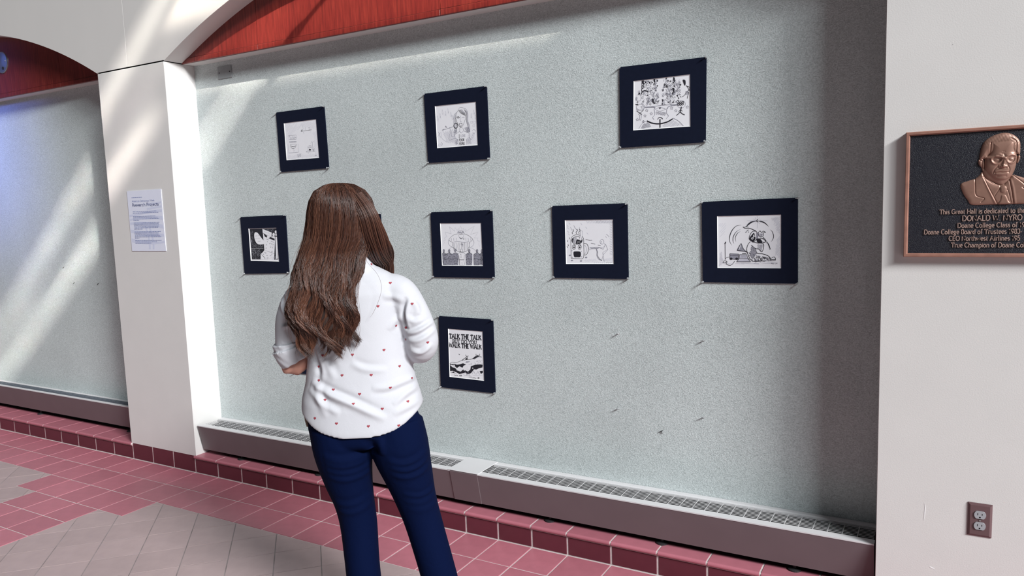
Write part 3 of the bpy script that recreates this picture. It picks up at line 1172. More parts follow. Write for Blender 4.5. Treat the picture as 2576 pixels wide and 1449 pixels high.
def d_room(ink, mp, u):
    p = Pen(ink, mp, u)
    p.hatch([(325, 490), (860, 420), (870, 600), (600, 560), (350, 760)], -55, 17, 4, 2, .35)
    p.hatch([(800, 640), (880, 600), (905, 1070), (850, 1075)], -55, 15, 4, 2, .3)
    p.hatch([(370, 1040), (860, 1000), (900, 1075), (360, 1115)], -45, 16, 4, 2, .3)
    p.hatch([(530, 1020), (620, 1000), (600, 1060), (540, 1080)], -50, 8, 4, 1, .2)
    p.l([(600, 625), (700, 610), (785, 597)], 6, 0)
    p.scribble(615, 605, 18, 14, 8, 4, 0)
    p.l([(680, 600), (678, 560), (690, 545)], 5, 1)
    p.l([(725, 560), (760, 555), (735, 585), (765, 590)], 4, 1)
    p.l([(640, 640), (655, 660)], 5, 1)
    p.l([(755, 650), (770, 625)], 5, 2)
    p.l([(615, 500), (630, 540), (645, 585)], 4, 2)
    for x0, x1, y0, y1 in ((390, 520, 690, 760), (400, 520, 798, 812)):
        p.l([(x0, y0 + 4), (x1, y0 - 2), (x1, y1), (x0 + 5, y1 + 6), (x0, y0 + 4)], 4, 1, False)
    for k in range(9):
        p.scribble(405 + k * 13, 725 + (k % 2) * 22, 8, 16, 5, 4, 1)
    for k in range(8):
        p.l([(402 + k * 15, 806), (412 + k * 15, 804)], 7, 1, False)
    p.l([(378, 850), (390, 1000), (560, 985), (550, 840)], 4, 1, False)
    p.l([(420, 850), (425, 890), (450, 920), (490, 915), (515, 880), (520, 845)], 6, 0)
    p.l([(425, 850), (520, 845)], 4, 1)
    p.l([(430, 880), (470, 890), (512, 875)], 8, 0)
    p.l([(465, 950), (485, 950), (475, 985)], 4, 1)
    p.el(755, 930, 34, 38, 4, 1)
    p.fill([(738, 930), (775, 935), (758, 962)], 0)
    p.l([(720, 895), (745, 870), (780, 875), (775, 905), (725, 910), (720, 895)], 5, 1)
    p.l([(770, 835), (790, 800), (805, 850), (800, 960)], 4, 1)
    p.el(822, 850, 26, 48, 3, 2)
    p.el(822, 940, 15, 26, 4, 1)
    p.scribble(820, 945, 8, 14, 8, 4, 0)
    p.l([(690, 975), (720, 960), (700, 985), (850, 970)], 4, 1)
    p.l([(740, 990), (725, 1015)], 4, 1)
    p.l([(845, 1052), (880, 1035)], 6, 0)


def d_singer(ink, mp, u):
    p = Pen(ink, mp, u)
    for x, y in ((400, 600), (440, 560), (480, 500), (530, 520), (570, 480), (620, 540), (650, 590), (960, 560), (1000, 500), (1025, 580)):
        p.l([(x - 18, y + 90), (x - 8, y + 40), (x, y), (x + 10, y + 50), (x + 20, y + 110)], 4, 2, True, True)
        p.l([(x + 4, y + 80), (x + 10, y + 45)], 5, 1)
    p.hatch([(480, 860), (600, 800), (740, 1000), (730, 1090), (560, 1050)], 62, 15, 4, 2, .2)
    p.hatch([(900, 900), (1040, 860), (1050, 1060), (890, 1075)], -50, 14, 4, 2, .2)
    p.hatch([(880, 1000), (940, 960), (960, 1060), (890, 1080)], -60, 8, 4, 1, .2)
    p.hatch([(690, 1000), (735, 990), (740, 1090), (700, 1080)], 60, 8, 4, 1, .2)
    # hair
    for dx in (0, 14, 28, 44):
        p.l([(735 - dx, 520 + dx), (705 - dx * .7, 590), (700 - dx * .8, 680), (720 - dx, 780), (700 - dx * .6, 880)], 5, 1 if dx else 0)
        p.l([(840 + dx, 490 + dx * .8), (880 + dx * .6, 580), (880 + dx * .6, 690), (900 + dx * .8, 780), (890 + dx, 880)], 5, 1 if dx else 0)
    for k in range(5):
        p.l([(745 + k * 14, 505 - k * 3), (790 + k * 10, 560 - k * 6), (870 - k * 4, 600 - k * 14)], 6, 0 if k < 3 else 1)
    p.l([(740, 510), (770, 465), (830, 470), (880, 500), (900, 560)], 5, 1)
    p.hatch([(660, 850), (720, 800), (730, 880), (680, 930)], 80, 9, 5, 1, .2)
    p.hatch([(840, 800), (900, 780), (930, 900), (880, 870)], 80, 8, 5, 1, .2)
    p.fill([(915, 780), (930, 820), (940, 870), (918, 850)], 1)
    # face
    p.l([(715, 600), (705, 650), (730, 720), (770, 785), (800, 795), (835, 730), (865, 640), (860, 600)], 5, 0)
    p.l([(720, 630), (740, 612), (765, 630), (740, 640), (720, 630)], 6, 0)
    p.el(741, 628, 6, 7, 0, 0, fill=0)
    p.l([(800, 640), (822, 622), (848, 630)], 5, 1)
    p.l([(780, 600), (775, 660), (785, 700), (800, 690)], 5, 1)
    p.l([(760, 735), (785, 720), (808, 738), (790, 780), (768, 755), (760, 735)], 7, 0)
    p.el(702, 765, 33, 42, 12, 0)
    p.el(702, 765, 22, 30, 4, 1)
    p.l([(660, 780), (560, 815), (490, 835)], 8, 1)
    p.l([(600, 790), (615, 860), (590, 1000), (690, 970)], 5, 1)
    p.l([(645, 820), (635, 940), (690, 930)], 5, 1)
    p.scribble(545, 780, 22, 20, 8, 4, 1)
    p.scribble(495, 830, 18, 14, 6, 5, 1)
    # shirt
    p.l([(770, 800), (765, 860), (690, 910), (690, 980), (735, 990), (745, 1090)], 5, 1, False)
    p.l([(820, 800), (835, 850), (925, 890), (925, 960), (880, 990), (885, 1080)], 5, 1, False)
    p.l([(765, 855), (795, 885), (830, 850)], 5, 1)
    p.l([(925, 950), (950, 975), (1000, 880)], 5, 1)
    p.l([(935, 985), (970, 985), (1020, 880)], 4, 1)
    for x, y in ((950, 690), (1000, 690), (985, 750)):
        p.l([(x, y), (x + 30, y - 5), (x + 32, y + 30), (x + 2, y + 34), (x, y)], 3, 2, False)
    p.l([(970, 850), (1000, 830), (1030, 850), (1010, 890), (980, 880)], 4, 1)
    p.word('I', 752, 962, 48, .17, 0, -.05)
    p.word('LOVE', 785, 955, 44, .10, 1, -.06, 0, .62)
    p.word('POOR', 756, 1025, 42, .16, 0, -.07, 0, .68)
    p.word('PEOPLE', 762, 1085, 40, .15, 0, -.06, 0, .56)
    p.l([(415, 870), (430, 900), (450, 960)], 4, 1)
    p.l([(400, 950), (430, 900), (455, 880)], 4, 1)
    p.el(440, 1085, 22, 18, 4, 2)
    p.l([(465, 1040), (480, 1065), (470, 1100)], 5, 1)
    p.l([(500, 840), (465, 900), (480, 980), (560, 1040)], 4, 2)


def star(p, x, y, r, w=4, mi=1):
    p.l([(x + r * (1 if k % 2 == 0 else .45) * math.sin(k * math.pi / 5), y - r * (1 if k % 2 == 0 else .45) * math.cos(k * math.pi / 5)) for k in range(11)], w, mi, False)


def player(p, x, y, s, arm=1, mi=0):
    p.el(x, y - 60 * s, 9 * s, 11 * s, 0, 0, fill=0)
    p.l([(x, y - 48 * s), (x + 6 * s * arm, y - 20 * s), (x, y)], 12 * s, 1)
    p.l([(x, y - 45 * s), (x + 25 * s * arm, y - 65 * s), (x + 18 * s * arm, y - 105 * s)], 7 * s, mi)
    p.l([(x, y), (x - 22 * s * arm, y + 25 * s), (x - 30 * s * arm, y + 60 * s)], 8 * s, mi)
    p.l([(x, y), (x + 14 * s * arm, y + 30 * s), (x + 8 * s * arm, y + 66 * s)], 8 * s, mi)


def d_arena(ink, mp, u):
    p = Pen(ink, mp, u)
    random.seed(3)
    # two crowds of little heads
    for (x0, x1, xa, xb) in ((430, 640, 400, 660), (720, 960, 690, 970)):
        for k in range(150):
            t = random.random()
            y = 400 + t * 340
            x = random.uniform(x0 + (xa - x0) * t, x1 + (xb - x1) * t)
            r = random.uniform(8, 17)
            c = random.random()
            if c < .62:
                p.el(x, y, r, r * 1.1, 3.2, 1 if c < .45 else 0, random.uniform(0, 90), random.uniform(260, 360))
            elif c < .86:
                p.scribble(x, y, r, r, 5, 3.5, 1)
            else:
                p.scribble(x, y, r, r, 6, 6, 0)
    for x, y, a in ((430, 430, 1), (590, 400, 1), (760, 390, -1), (740, 480, -1), (865, 390, 1), (860, 540, 1), (850, 600, -1), (570, 690, 1), (710, 700, -1)):
        p.fill([(x - 8, y - 30), (x + 12, y - 24), (x + 4 + 10 * a, y + 10), (x + 14 * a, y + 36), (x - 6, y + 14)], 0)
    for y in (420, 460, 500):
        p.l([(415, y - 20), (445, y - 22), (440, y + 12), (418, y + 14), (415, y - 20)], 5, 0, False)
    p.l([(405, 600), (420, 570), (455, 545), (505, 560)], 14, 0)
    p.l([(420, 570), (415, 530), (425, 500)], 9, 0)
    # players at the edges
    p.el(378, 560, 12, 13, 4, 1)
    p.fill([(372, 580), (392, 575), (388, 598), (368, 602)], 0)
    p.l([(345, 610), (375, 600), (405, 620), (400, 680), (350, 690), (355, 640)], 4, 1)
    p.hatch([(330, 640), (350, 620), (345, 690), (325, 680)], 75, 6, 3, 1, .1)
    p.l([(360, 690), (350, 715), (370, 712)], 6, 0)
    p.fill([(990, 395), (1025, 400), (1030, 450), (1020, 475), (1005, 450)], 0)
    p.l([(1035, 470), (1060, 500), (1075, 540), (1045, 560), (1015, 610), (975, 635)], 6, 0)
    p.l([(1045, 480), (1085, 500), (1080, 550)], 5, 0)
    p.l([(1045, 560), (1075, 575), (1060, 620), (1055, 655)], 6, 0)
    p.hatch([(1030, 550), (1070, 545), (1070, 600), (1030, 610)], 80, 7, 3, 1, .1)
    # rim, head and shoulders seen from above the court
    p.l([(460, 775), (560, 768), (690, 752), (820, 742), (920, 738)], 5, 1)
    p.l([(460, 780), (590, 778), (600, 800)], 10, 1)
    p.l([(775, 800), (800, 765), (910, 745)], 10, 1)
    p.l([(345, 790), (350, 820), (440, 815), (455, 780)], 6, 1, False)
    p.l([(345, 830), (420, 880)], 7, 0)
    p.l([(440, 820), (370, 880)], 7, 0)
    p.el(400, 775, 58, 42, 4, 1)
    star(p, 425, 775, 24)
    p.scribble(350, 735, 30, 14, 12, 4, 0)
    p.l([(385, 890), (410, 885), (405, 950), (390, 955), (385, 890)], 5, 1)
    for x, y in ((487, 822), (550, 868), (462, 898), (355, 950), (835, 790), (895, 825), (1055, 775)):
        star(p, x, y, 22)
    p.l([(590, 800), (600, 880), (570, 920), (590, 950)], 5, 1)
    p.l([(770, 790), (765, 860), (790, 900), (760, 940)], 5, 1)
    p.hatch([(600, 830), (760, 850), (750, 900), (620, 880)], 35, 12, 4, 1, .15)
    p.l([(605, 810), (660, 780), (720, 790), (760, 810)], 4, 1)
    p.el(672, 790, 10, 10, 5, 0, fill=1)
    p.l([(620, 815), (670, 835), (740, 810)], 4, 1)
    p.l([(640, 950), (655, 925), (690, 925), (710, 945)], 9, 0)
    p.l([(672, 945), (672, 1065)], 16, 0, False)
    p.l([(490, 970), (560, 1000), (660, 1010), (770, 985), (850, 940)], 17, 0)
    p.l([(490, 965), (420, 1010), (375, 1080)], 4, 1)
    p.l([(855, 930), (930, 970), (1000, 1040)], 5, 1)
    p.hatch([(430, 1010), (500, 980), (560, 1060), (400, 1085)], 40, 11, 4, 1, .15)
    p.hatch([(700, 1030), (860, 950), (980, 1030), (720, 1060)], -45, 13, 4, 1, .1)
    p.scribble(440, 980, 25, 18, 8, 4, 1)
    # round badge and the leaping silhouette
    p.el(970, 735, 58, 52, 4, 1)
    for x, y in ((935, 715), (962, 712), (990, 710), (930, 740), (958, 740), (988, 735)):
        p.el(x, y, 13, 12, 7, 0)
    p.el(970, 778, 6, 8, 0, 0, fill=0)
    p.l([(970, 785), (962, 815), (955, 845)], 13, 0)
    p.l([(955, 845), (925, 875), (902, 892)], 10, 0)
    p.l([(955, 845), (985, 870), (1018, 886)], 10, 0)
    p.l([(962, 808), (930, 845)], 7, 0)
    p.l([(965, 812), (985, 835)], 6, 0)


def d_talker(ink, mp, u):
    p = Pen(ink, mp, u)
    random.seed(5)
    p.fill([(325, 392), (600, 385), (640, 860), (560, 930), (560, 1045), (375, 1045)], 0, False)
    p.fill([(600, 385), (910, 378), (940, 1045), (850, 1050), (870, 600), (620, 470)], 0, False)
    for (a, b, c, d, n) in ((330, 420, 390, 690, 50), (360, 820, 560, 1030, 130), (620, 385, 840, 440, 50), (360, 700, 620, 810, 60), (800, 960, 890, 1040, 30)):
        for k in range(n):
            x, y = random.uniform(a, c), random.uniform(b, d)
            p.l([(x, y), (x + random.uniform(-14, 22), y + random.uniform(12, 30))], 3.2, 2 if k % 3 else 1, False)
    p.l([(360, 815), (620, 808)], 4, 3, False)
    # speech balloon, sign, figure of papers, column
    p.fill([(425, 500), (450, 462), (500, 480), (560, 560), (660, 690), (640, 715), (530, 725), (470, 690), (430, 600)], 3)
    for k, (x, y, s) in enumerate(((445, 545, 7), (455, 605, 7), (490, 660, 6))):
        for q in range(s):
            p.scribble(x + q * 15, y - q * 2, 6, 18, 5, 3.5, 1)
    p.fill([(600, 390), (800, 470), (795, 560), (605, 475)], 3, False)
    for q in range(5):
        p.scribble(645 + q * 28, 450 + q * 12, 9, 18, 6, 3.5, 1)
    p.fill([(655, 560), (862, 650), (855, 915), (640, 845), (650, 700)], 3, False)
    p.fill([(640, 845), (860, 930), (840, 985), (700, 1048), (580, 935)], 3, False)
    p.fill([(565, 980), (640, 1045), (560, 1045)], 3, False)
    p.fill([(620, 480), (690, 530), (860, 600), (862, 640), (655, 560)], 0, False)
    p.el(728, 562, 34, 24, 0, 0, fill=3)
    p.el(840, 512, 26, 36, 0, 0, fill=3)
    p.fill([(805, 545), (868, 555), (866, 605), (812, 580)], 3, False)
    p.el(888, 455, 26, 34, 4, 0, fill=3)
    p.fill([(876, 490), (915, 490), (932, 1030), (890, 1035)], 3, False)
    p.el(893, 548, 20, 12, 0, 0, fill=0)
    p.l([(680, 605), (738, 628)], 10, 0, False)
    p.l([(780, 650), (848, 682)], 10, 0, False)
    for x, y in ((710, 660), (690, 730), (760, 715), (800, 720), (675, 800), (820, 790), (800, 870), (770, 770), (835, 720)):
        p.scribble(x, y, 16, 26, 7, 4, 0)
    for x, y in ((650, 890), (625, 935), (695, 965), (710, 1015), (770, 965), (805, 945), (670, 905)):
        p.scribble(x, y, 18, 16, 7, 5, 1)
    p.l([(640, 845), (860, 930)], 4, 1, False)
    p.l([(580, 935), (640, 1000), (660, 1048)], 7, 0, False)


def d_giant(ink, mp, u):
    p = Pen(ink, mp, u)
    random.seed(9)
    z = [(370, 750), (400, 690), (385, 660), (420, 650), (400, 610), (440, 590), (410, 505), (520, 540), (485, 415), (580, 495), (585, 430), (625, 480), (640, 440), (655, 470), (680, 400), (705, 465), (730, 440), (735, 480), (775, 455), (765, 500), (920, 405), (855, 550), (985, 510), (920, 610), (985, 610), (975, 660), (1010, 665), (995, 720), (1015, 760)]
    p.l(z, 3.5, 2, False)
    p.l([(620, 540), (640, 495), (690, 480), (735, 505), (740, 545)], 5, 1)
    for k in range(14):
        p.scribble(640 + k * 7, 510 + (k % 3) * 8, 12, 16, 5, 3.5, 1)
    p.l([(650, 545), (655, 590), (690, 630), (725, 600), (735, 545)], 5, 1)
    p.l([(655, 555), (675, 545), (690, 555), (710, 542), (725, 550)], 6, 0)
    p.l([(665, 600), (690, 622), (715, 605)], 9, 0)
    p.el(735, 625, 9, 12, 5, 0)
    p.l([(630, 540), (560, 560), (500, 610), (480, 650), (545, 690)], 5, 0)
    p.l([(740, 535), (820, 570), (870, 610), (890, 640), (840, 690)], 5, 0)
    p.l([(490, 620), (465, 680), (490, 740), (540, 770)], 6, 1)
    p.l([(885, 625), (915, 690), (890, 750), (840, 780)], 6, 1)
    p.l([(545, 690), (550, 750), (560, 790)], 6, 0)
    p.l([(835, 690), (830, 760), (810, 800)], 6, 0)
    for k in range(9):
        x = 520 + k * 42
        if 630 < x < 740:
            continue
        p.l([(x, 600 + abs(k - 4) * 4), (x + 4, 660)], 6, 1)
    for k in range(11):
        x = 560 + k * 27
        p.l([(x, 690), (x - 6 if k < 5 else x + 4, 750), (x, 830)], 5, 0 if k % 2 else 1)
    p.l([(560, 680), (640, 670), (740, 690), (830, 670)], 7, 1)
    p.scribble(705, 740, 20, 34, 10, 4, 1)
    p.l([(545, 770), (600, 820), (660, 850), (760, 850), (830, 800)], 6, 0)
    p.l([(440, 865), (500, 790), (550, 780)], 4, 1)
    p.l([(940, 830), (890, 790), (850, 785)], 4, 1)
    # row of small players with their backs turned
    for x, w in ((385, 50), (480, 56), (585, 60), (830, 56), (965, 56), (1050, 30)):
        top = 810 if x != 585 else 800
        p.el(x + 4, top + 25, 15, 26, 6, 0, fill=1)
        x0, x1 = max(x - w, 358), min(x + w, 1065)
        p.fill([(x0, 900), (x - 18, 868), (x + 20, 868), (x1, 900), (x1, 1000), (x1 - 6, 1085), (x0 + 6, 1085), (x0, 1000)], 1, False)
        for k in range(110):
            a, b = random.uniform(x0 + 4, x1 - 10), random.uniform(875, 1075)
            p.l([(a, b), (min(a + random.uniform(-10, 12), 1066), b + random.uniform(6, 14))], 4, 0, False)
        p.l([(x0, 900), (x - 10, 870), (x + 20, 868), (x1, 900)], 6, 0)
        p.l([(x0 + 4, 985), (x, 970), (x1 - 5, 990)], 6, 0)
    p.el(697, 830, 18, 26, 5, 0, fill=3)
    p.fill([(640, 890), (670, 862), (725, 862), (765, 895), (770, 960), (745, 990), (660, 990), (650, 930)], 3, False)
    p.l([(640, 890), (670, 862), (725, 862), (765, 895), (775, 960)], 5, 0)
    p.l([(655, 910), (660, 990), (745, 990), (748, 900)], 6, 0, False)
    p.word('1', 678, 948, 56, .16, 0)
    p.fill([(664, 995), (742, 995), (752, 1085), (665, 1085)], 3, False)
    p.l([(664, 995), (668, 1085)], 5, 0)
    p.l([(742, 995), (755, 1085)], 5, 0)
    p.l([(705, 1030), (712, 1085)], 7, 1)
    for k in range(5):
        p.l([(672 + k * 17, 872), (670 + k * 18, 890)], 3, 1)


def d_mug(ink, mp, u):
    p = Pen(ink, mp, u)
    random.seed(4)
    for k in range(17):
        p.l([(690 + k * 26, 360 + (k % 3) * 4), (715 + k * 26, 405)], 4, 2 if k < 6 else 1, False)
        if k > 5:
            p.l([(715 + k * 26, 362), (692 + k * 26, 405)], 4, 2, False)
    for k in range(14):
        p.l([(1080, 380 + k * 40), (1130, 410 + k * 40)], 4, 2, False)
        p.l([(1130, 380 + k * 40), (1085, 410 + k * 40)], 4, 2, False)
    p.hatch([(660, 1010), (850, 990), (880, 1040), (660, 1050)], -40, 14, 4, 2, .2)
    p.hatch([(960, 1000), (1130, 970), (1130, 1040), (980, 1045)], -40, 13, 4, 2, .2)
    for k in range(9):
        p.l([(820 + k * 34, 1066), (838 + k * 34, 1056)], 7, 2 if k < 6 else 0, False)
    for x, y in ((410, 410), (380, 450), (385, 485), (390, 545), (400, 590), (690, 480), (710, 575), (610, 420)):
        p.l([(x - 10, y - 14), (x + 16, y + 14)], 4, 2, False)
    # mug
    p.l([(440, 975), (436, 760), (440, 660), (480, 610), (545, 596), (610, 615), (645, 660), (650, 760), (645, 975), (560, 992), (450, 985), (440, 975)], 7, 0)
    p.el(538, 690, 88, 64, 7, 0)
    p.hatch([(455, 690), (490, 640), (535, 630), (525, 745), (470, 730)], 80, 9, 4, 1, .1)
    p.fill([(528, 690), (545, 672), (600, 690), (622, 680), (605, 735), (565, 752), (520, 750)], 0)
    p.hatch([(450, 670), (480, 640), (470, 730), (455, 710)], 80, 6, 6, 0, .1)
    p.hatch([(540, 690), (600, 700), (590, 740), (530, 745)], 85, 12, 3, 3, .2)
    p.fill([(595, 545), (605, 530), (628, 540), (626, 600), (608, 690), (580, 675), (592, 610)], 3)
    p.l([(580, 665), (592, 610), (597, 550), (612, 532), (630, 545), (625, 600), (608, 690)], 6, 1)
    p.l([(655, 740), (700, 750), (725, 800), (722, 870), (695, 925), (655, 930)], 8, 0)
    p.l([(660, 770), (685, 790), (695, 850), (680, 900), (658, 910)], 5, 1)
    for x in (488, 582):
        p.el(x, 800, 27, 42, 6, 0)
        p.el(x + 2, 805, 13, 18, 0, 0, fill=0)
        p.l([(x - 26, 785), (x, 770), (x + 26, 785)], 6, 0)
        p.el(x + 6, 798, 4, 5, 0, 0, fill=3)
    p.fill([(480, 885), (520, 872), (590, 878), (602, 920), (590, 965), (535, 968), (492, 962)], 0)
    for (a, b) in ((465, 565), (530, 560), (575, 560)):
        p.l([(a, b + 20), (a - 8, b - 10), (a + 16, b - 30), (a + 6, b - 60)], 8, 0)
    p.l([(430, 470), (445, 500), (460, 530)], 4, 1)
    p.l([(485, 440), (505, 480), (535, 515)], 5, 1)
    p.l([(580, 470), (575, 510), (585, 545)], 4, 1)
    for x, y in ((418, 655), (380, 700), (395, 770), (376, 800)):
        p.l([(x - 5, y - 14), (x + 3, y + 14)], 8, 0)
    for x, y in ((420, 937), (690, 972), (455, 1022), (605, 1030)):
        p.el(x, y, 17, 10, 4, 1, fill=1)
    for x, y in ((455, 860), (610, 870), (460, 970), (615, 960)):
        p.el(x, y, 7, 7, 0, 0, fill=1)
    # lever, arrow gusts and the thin man
    p.l([(735, 825), (760, 800), (755, 850), (740, 830)], 4, 1)
    for k in range(6):
        p.l([(770 + k * 20, 805), (778 + k * 20, 826), (790 + k * 20, 805)], 5, 1)
    p.l([(760, 805), (880, 800), (890, 822), (765, 830)], 5, 1)
    p.l([(855, 825), (870, 880), (868, 940), (900, 1000), (945, 1020)], 10, 1)
    p.l([(862, 830), (880, 890), (880, 940), (910, 990), (945, 1022)], 5, 0)
    p.el(945, 1020, 7, 8, 0, 0, fill=0)
    p.el(952, 712, 32, 40, 5, 1)
    p.l([(930, 710), (945, 718), (940, 700)], 5, 1)
    p.l([(925, 730), (945, 738)], 4, 1)
    p.l([(985, 740), (1015, 760), (1050, 845), (975, 925), (945, 1030)], 5, 1, False)
    p.l([(1010, 755), (975, 835), (890, 805)], 5, 1, False)
    p.l([(1000, 775), (960, 815), (895, 800)], 4, 1, False)
    p.l([(965, 890), (1035, 845)], 4, 1, False)
    p.l([(965, 890), (985, 1030), (1000, 1035)], 5, 1, False)
    p.l([(680, 675), (720, 680), (750, 690), (790, 687)], 6, 0)
    p.l([(770, 735), (800, 742), (840, 752)], 6, 0)
    p.l([(885, 765), (930, 775)], 6, 0)
    p.l([(1020, 585), (1050, 605), (1070, 635)], 4, 1)
    p.l([(1010, 620), (1030, 645)], 3, 1)


def d_reaper(ink, mp, u):
    p = Pen(ink, mp, u)
    random.seed(8)
    p.hatch([(1100, 400), (1235, 370), (1235, 640), (1180, 600)], -50, 11, 4, 2, .3)
    p.hatch([(1180, 700), (1238, 650), (1238, 1000), (1150, 940)], -50, 12, 4, 2, .3)
    p.hatch([(340, 900), (380, 880), (420, 1080), (340, 1100)], 50, 12, 4, 2, .3)
    p.hatch([(330, 480), (480, 420), (420, 640), (340, 700)], -48, 26, 3, 2, .4)
    p.hatch([(380, 1055), (1200, 1040), (1200, 1065), (400, 1075)], 3, 9, 4, 2, .4)
    for a in range(0, 360, 30):
        c, s = math.cos(math.radians(a)), math.sin(math.radians(a))
        p.l([(900 + 30 * c, 435 + 24 * s), (900 + (150 if a % 90 == 0 else 70) * c, 435 + (110 if a % 90 == 0 else 55) * s)], 3, 2, False)
    # swept arcs of sound
    p.l([(665, 500), (590, 515), (530, 580), (498, 660), (495, 730), (528, 795)], 11, 0, True, True)
    p.l([(655, 560), (590, 600), (550, 670), (545, 730), (560, 770)], 9, 0, True, True)
    p.l([(655, 590), (610, 620), (580, 680), (588, 745)], 8, 0, True, True)
    p.l([(1088, 565), (1120, 600), (1136, 660), (1125, 710), (1098, 745)], 9, 0, True, True)
    # scythe
    p.l([(1065, 520), (1010, 470), (950, 445), (905, 440)], 15, 0, True, True)
    p.l([(895, 440), (830, 450), (770, 490), (730, 535)], 20, 0, True, True)
    p.l([(890, 432), (800, 452), (745, 500)], 5, 1)
    p.fill([(900, 415), (915, 440), (900, 458), (885, 440)], 0)
    p.el(900, 437, 6, 8, 0, 0, fill=3)
    p.l([(690, 525), (720, 545), (790, 548), (880, 585)], 9, 0)
    p.l([(700, 540), (735, 520), (770, 530)], 6, 0)
    p.l([(745, 575), (770, 570), (735, 600), (728, 605)], 5, 0)
    p.el(733, 603, 7, 7, 0, 0, fill=0)
    p.el(772, 600, 6, 6, 0, 0, fill=0)
    p.l([(985, 680), (1030, 740), (1065, 790), (1085, 855)], 17, 0)
    p.l([(990, 690), (1035, 750), (1080, 850)], 5, 3)
    # hood with a musical note in place of a face
    p.l([(880, 590), (835, 590), (800, 630), (780, 690), (800, 725), (850, 740), (890, 700), (910, 640), (885, 590)], 8, 0)
    p.fill([(850, 612), (865, 660), (872, 700), (845, 738), (805, 722), (786, 690), (812, 650)], 0)
    p.l([(846, 640), (838, 690)], 9, 3, False)
    p.l([(846, 642), (858, 665), (868, 668)], 8, 3)
    p.el(826, 694, 13, 11, 8, 3)
    p.hatch([(880, 600), (930, 640), (900, 720), (880, 700)], 60, 8, 5, 1, .1)
    # hands and shoulders
    p.l([(920, 600), (915, 630), (940, 670), (985, 660), (990, 610), (1020, 605), (985, 588), (965, 610), (940, 585), (920, 600)], 7, 0)
    p.hatch([(925, 620), (985, 620), (970, 665), (940, 665)], 70, 8, 4, 1, .1)
    p.l([(935, 690), (985, 700), (1020, 730), (1000, 755), (950, 735)], 9, 0)
    p.fill([(890, 700), (940, 700), (970, 740), (960, 765), (900, 750)], 0)
    p.l([(800, 740), (765, 780), (745, 850), (760, 920), (800, 1000), (840, 1025)], 8, 0)
    p.l([(820, 745), (900, 760), (985, 770), (990, 830), (965, 890), (920, 850), (870, 840), (810, 790)], 8, 0)
    p.hatch([(900, 770), (985, 780), (965, 885), (905, 845)], 75, 10, 4, 1, .15)
    p.l([(870, 845), (900, 910), (980, 920), (1060, 950), (1110, 1000), (1165, 1000)], 9, 0)
    p.l([(830, 1028), (900, 1030), (1000, 1022), (1140, 1020), (1165, 1000), (1150, 965), (1110, 975)], 7, 0)
    for k in range(150):
        t = random.random()
        x = 770 + t * 330
        lo, hi = (800 + t * 100 if t < .3 else 925 + (t - .3) * 80), 1020
        y = random.uniform(lo, hi)
        p.l([(x, y), (x + random.uniform(4, 22), y + random.uniform(8, 34) * (1 - t * .6))], 5, 0 if random.random() < .6 else 1, False)
    p.hatch([(815, 800), (870, 840), (900, 920), (830, 1010), (790, 930)], 72, 9, 5, 1, .15)
    # horn, radio, microphone
    p.fill([(665, 768), (700, 850), (760, 905), (745, 890), (610, 870), (640, 800)], 1)
    p.l([(665, 768), (640, 800), (608, 868), (740, 885)], 8, 0, False)
    p.l([(665, 768), (700, 850), (765, 908)], 8, 0)
    p.l([(660, 780), (630, 860)], 8, 3)
    p.fill([(500, 918), (625, 922), (622, 1000), (500, 995)], 1, False)
    p.l([(500, 918), (625, 922), (622, 1000), (500, 995), (500, 918)], 7, 0, False)
    p.l([(500, 945), (622, 948)], 5, 0, False)
    for x in (518, 598):
        p.el(x, 990, 17, 14, 6, 0, fill=0)
    p.fill([(640, 930), (745, 930), (760, 985), (800, 1035), (600, 1035), (635, 985)], 2, False)
    p.l([(640, 930), (745, 930), (760, 985), (800, 1035), (600, 1035), (635, 985), (640, 930)], 7, 0, False)
    p.l([(635, 985), (760, 985)], 6, 0, False)
    p.hatch([(640, 935), (745, 935), (755, 980), (640, 980)], 10, 9, 4, 1, .2)
    p.l([(680, 915), (740, 912)], 9, 0)
    p.l([(430, 760), (433, 1000)], 6, 0, False)
    p.l([(422, 772), (440, 745), (438, 768)], 8, 0)
    p.l([(398, 1048), (420, 1020), (455, 1030), (450, 1050), (400, 1050)], 7, 0)
    p.l([(495, 965), (450, 975), (430, 1005)], 5, 0)
    p.l([(440, 1040), (460, 1075), (510, 1085), (545, 1060), (570, 1025)], 6, 0)
    for k in range(8):
        p.scribble(1105 + k * 12, 1062, 6, 8, 4, 3, 1)


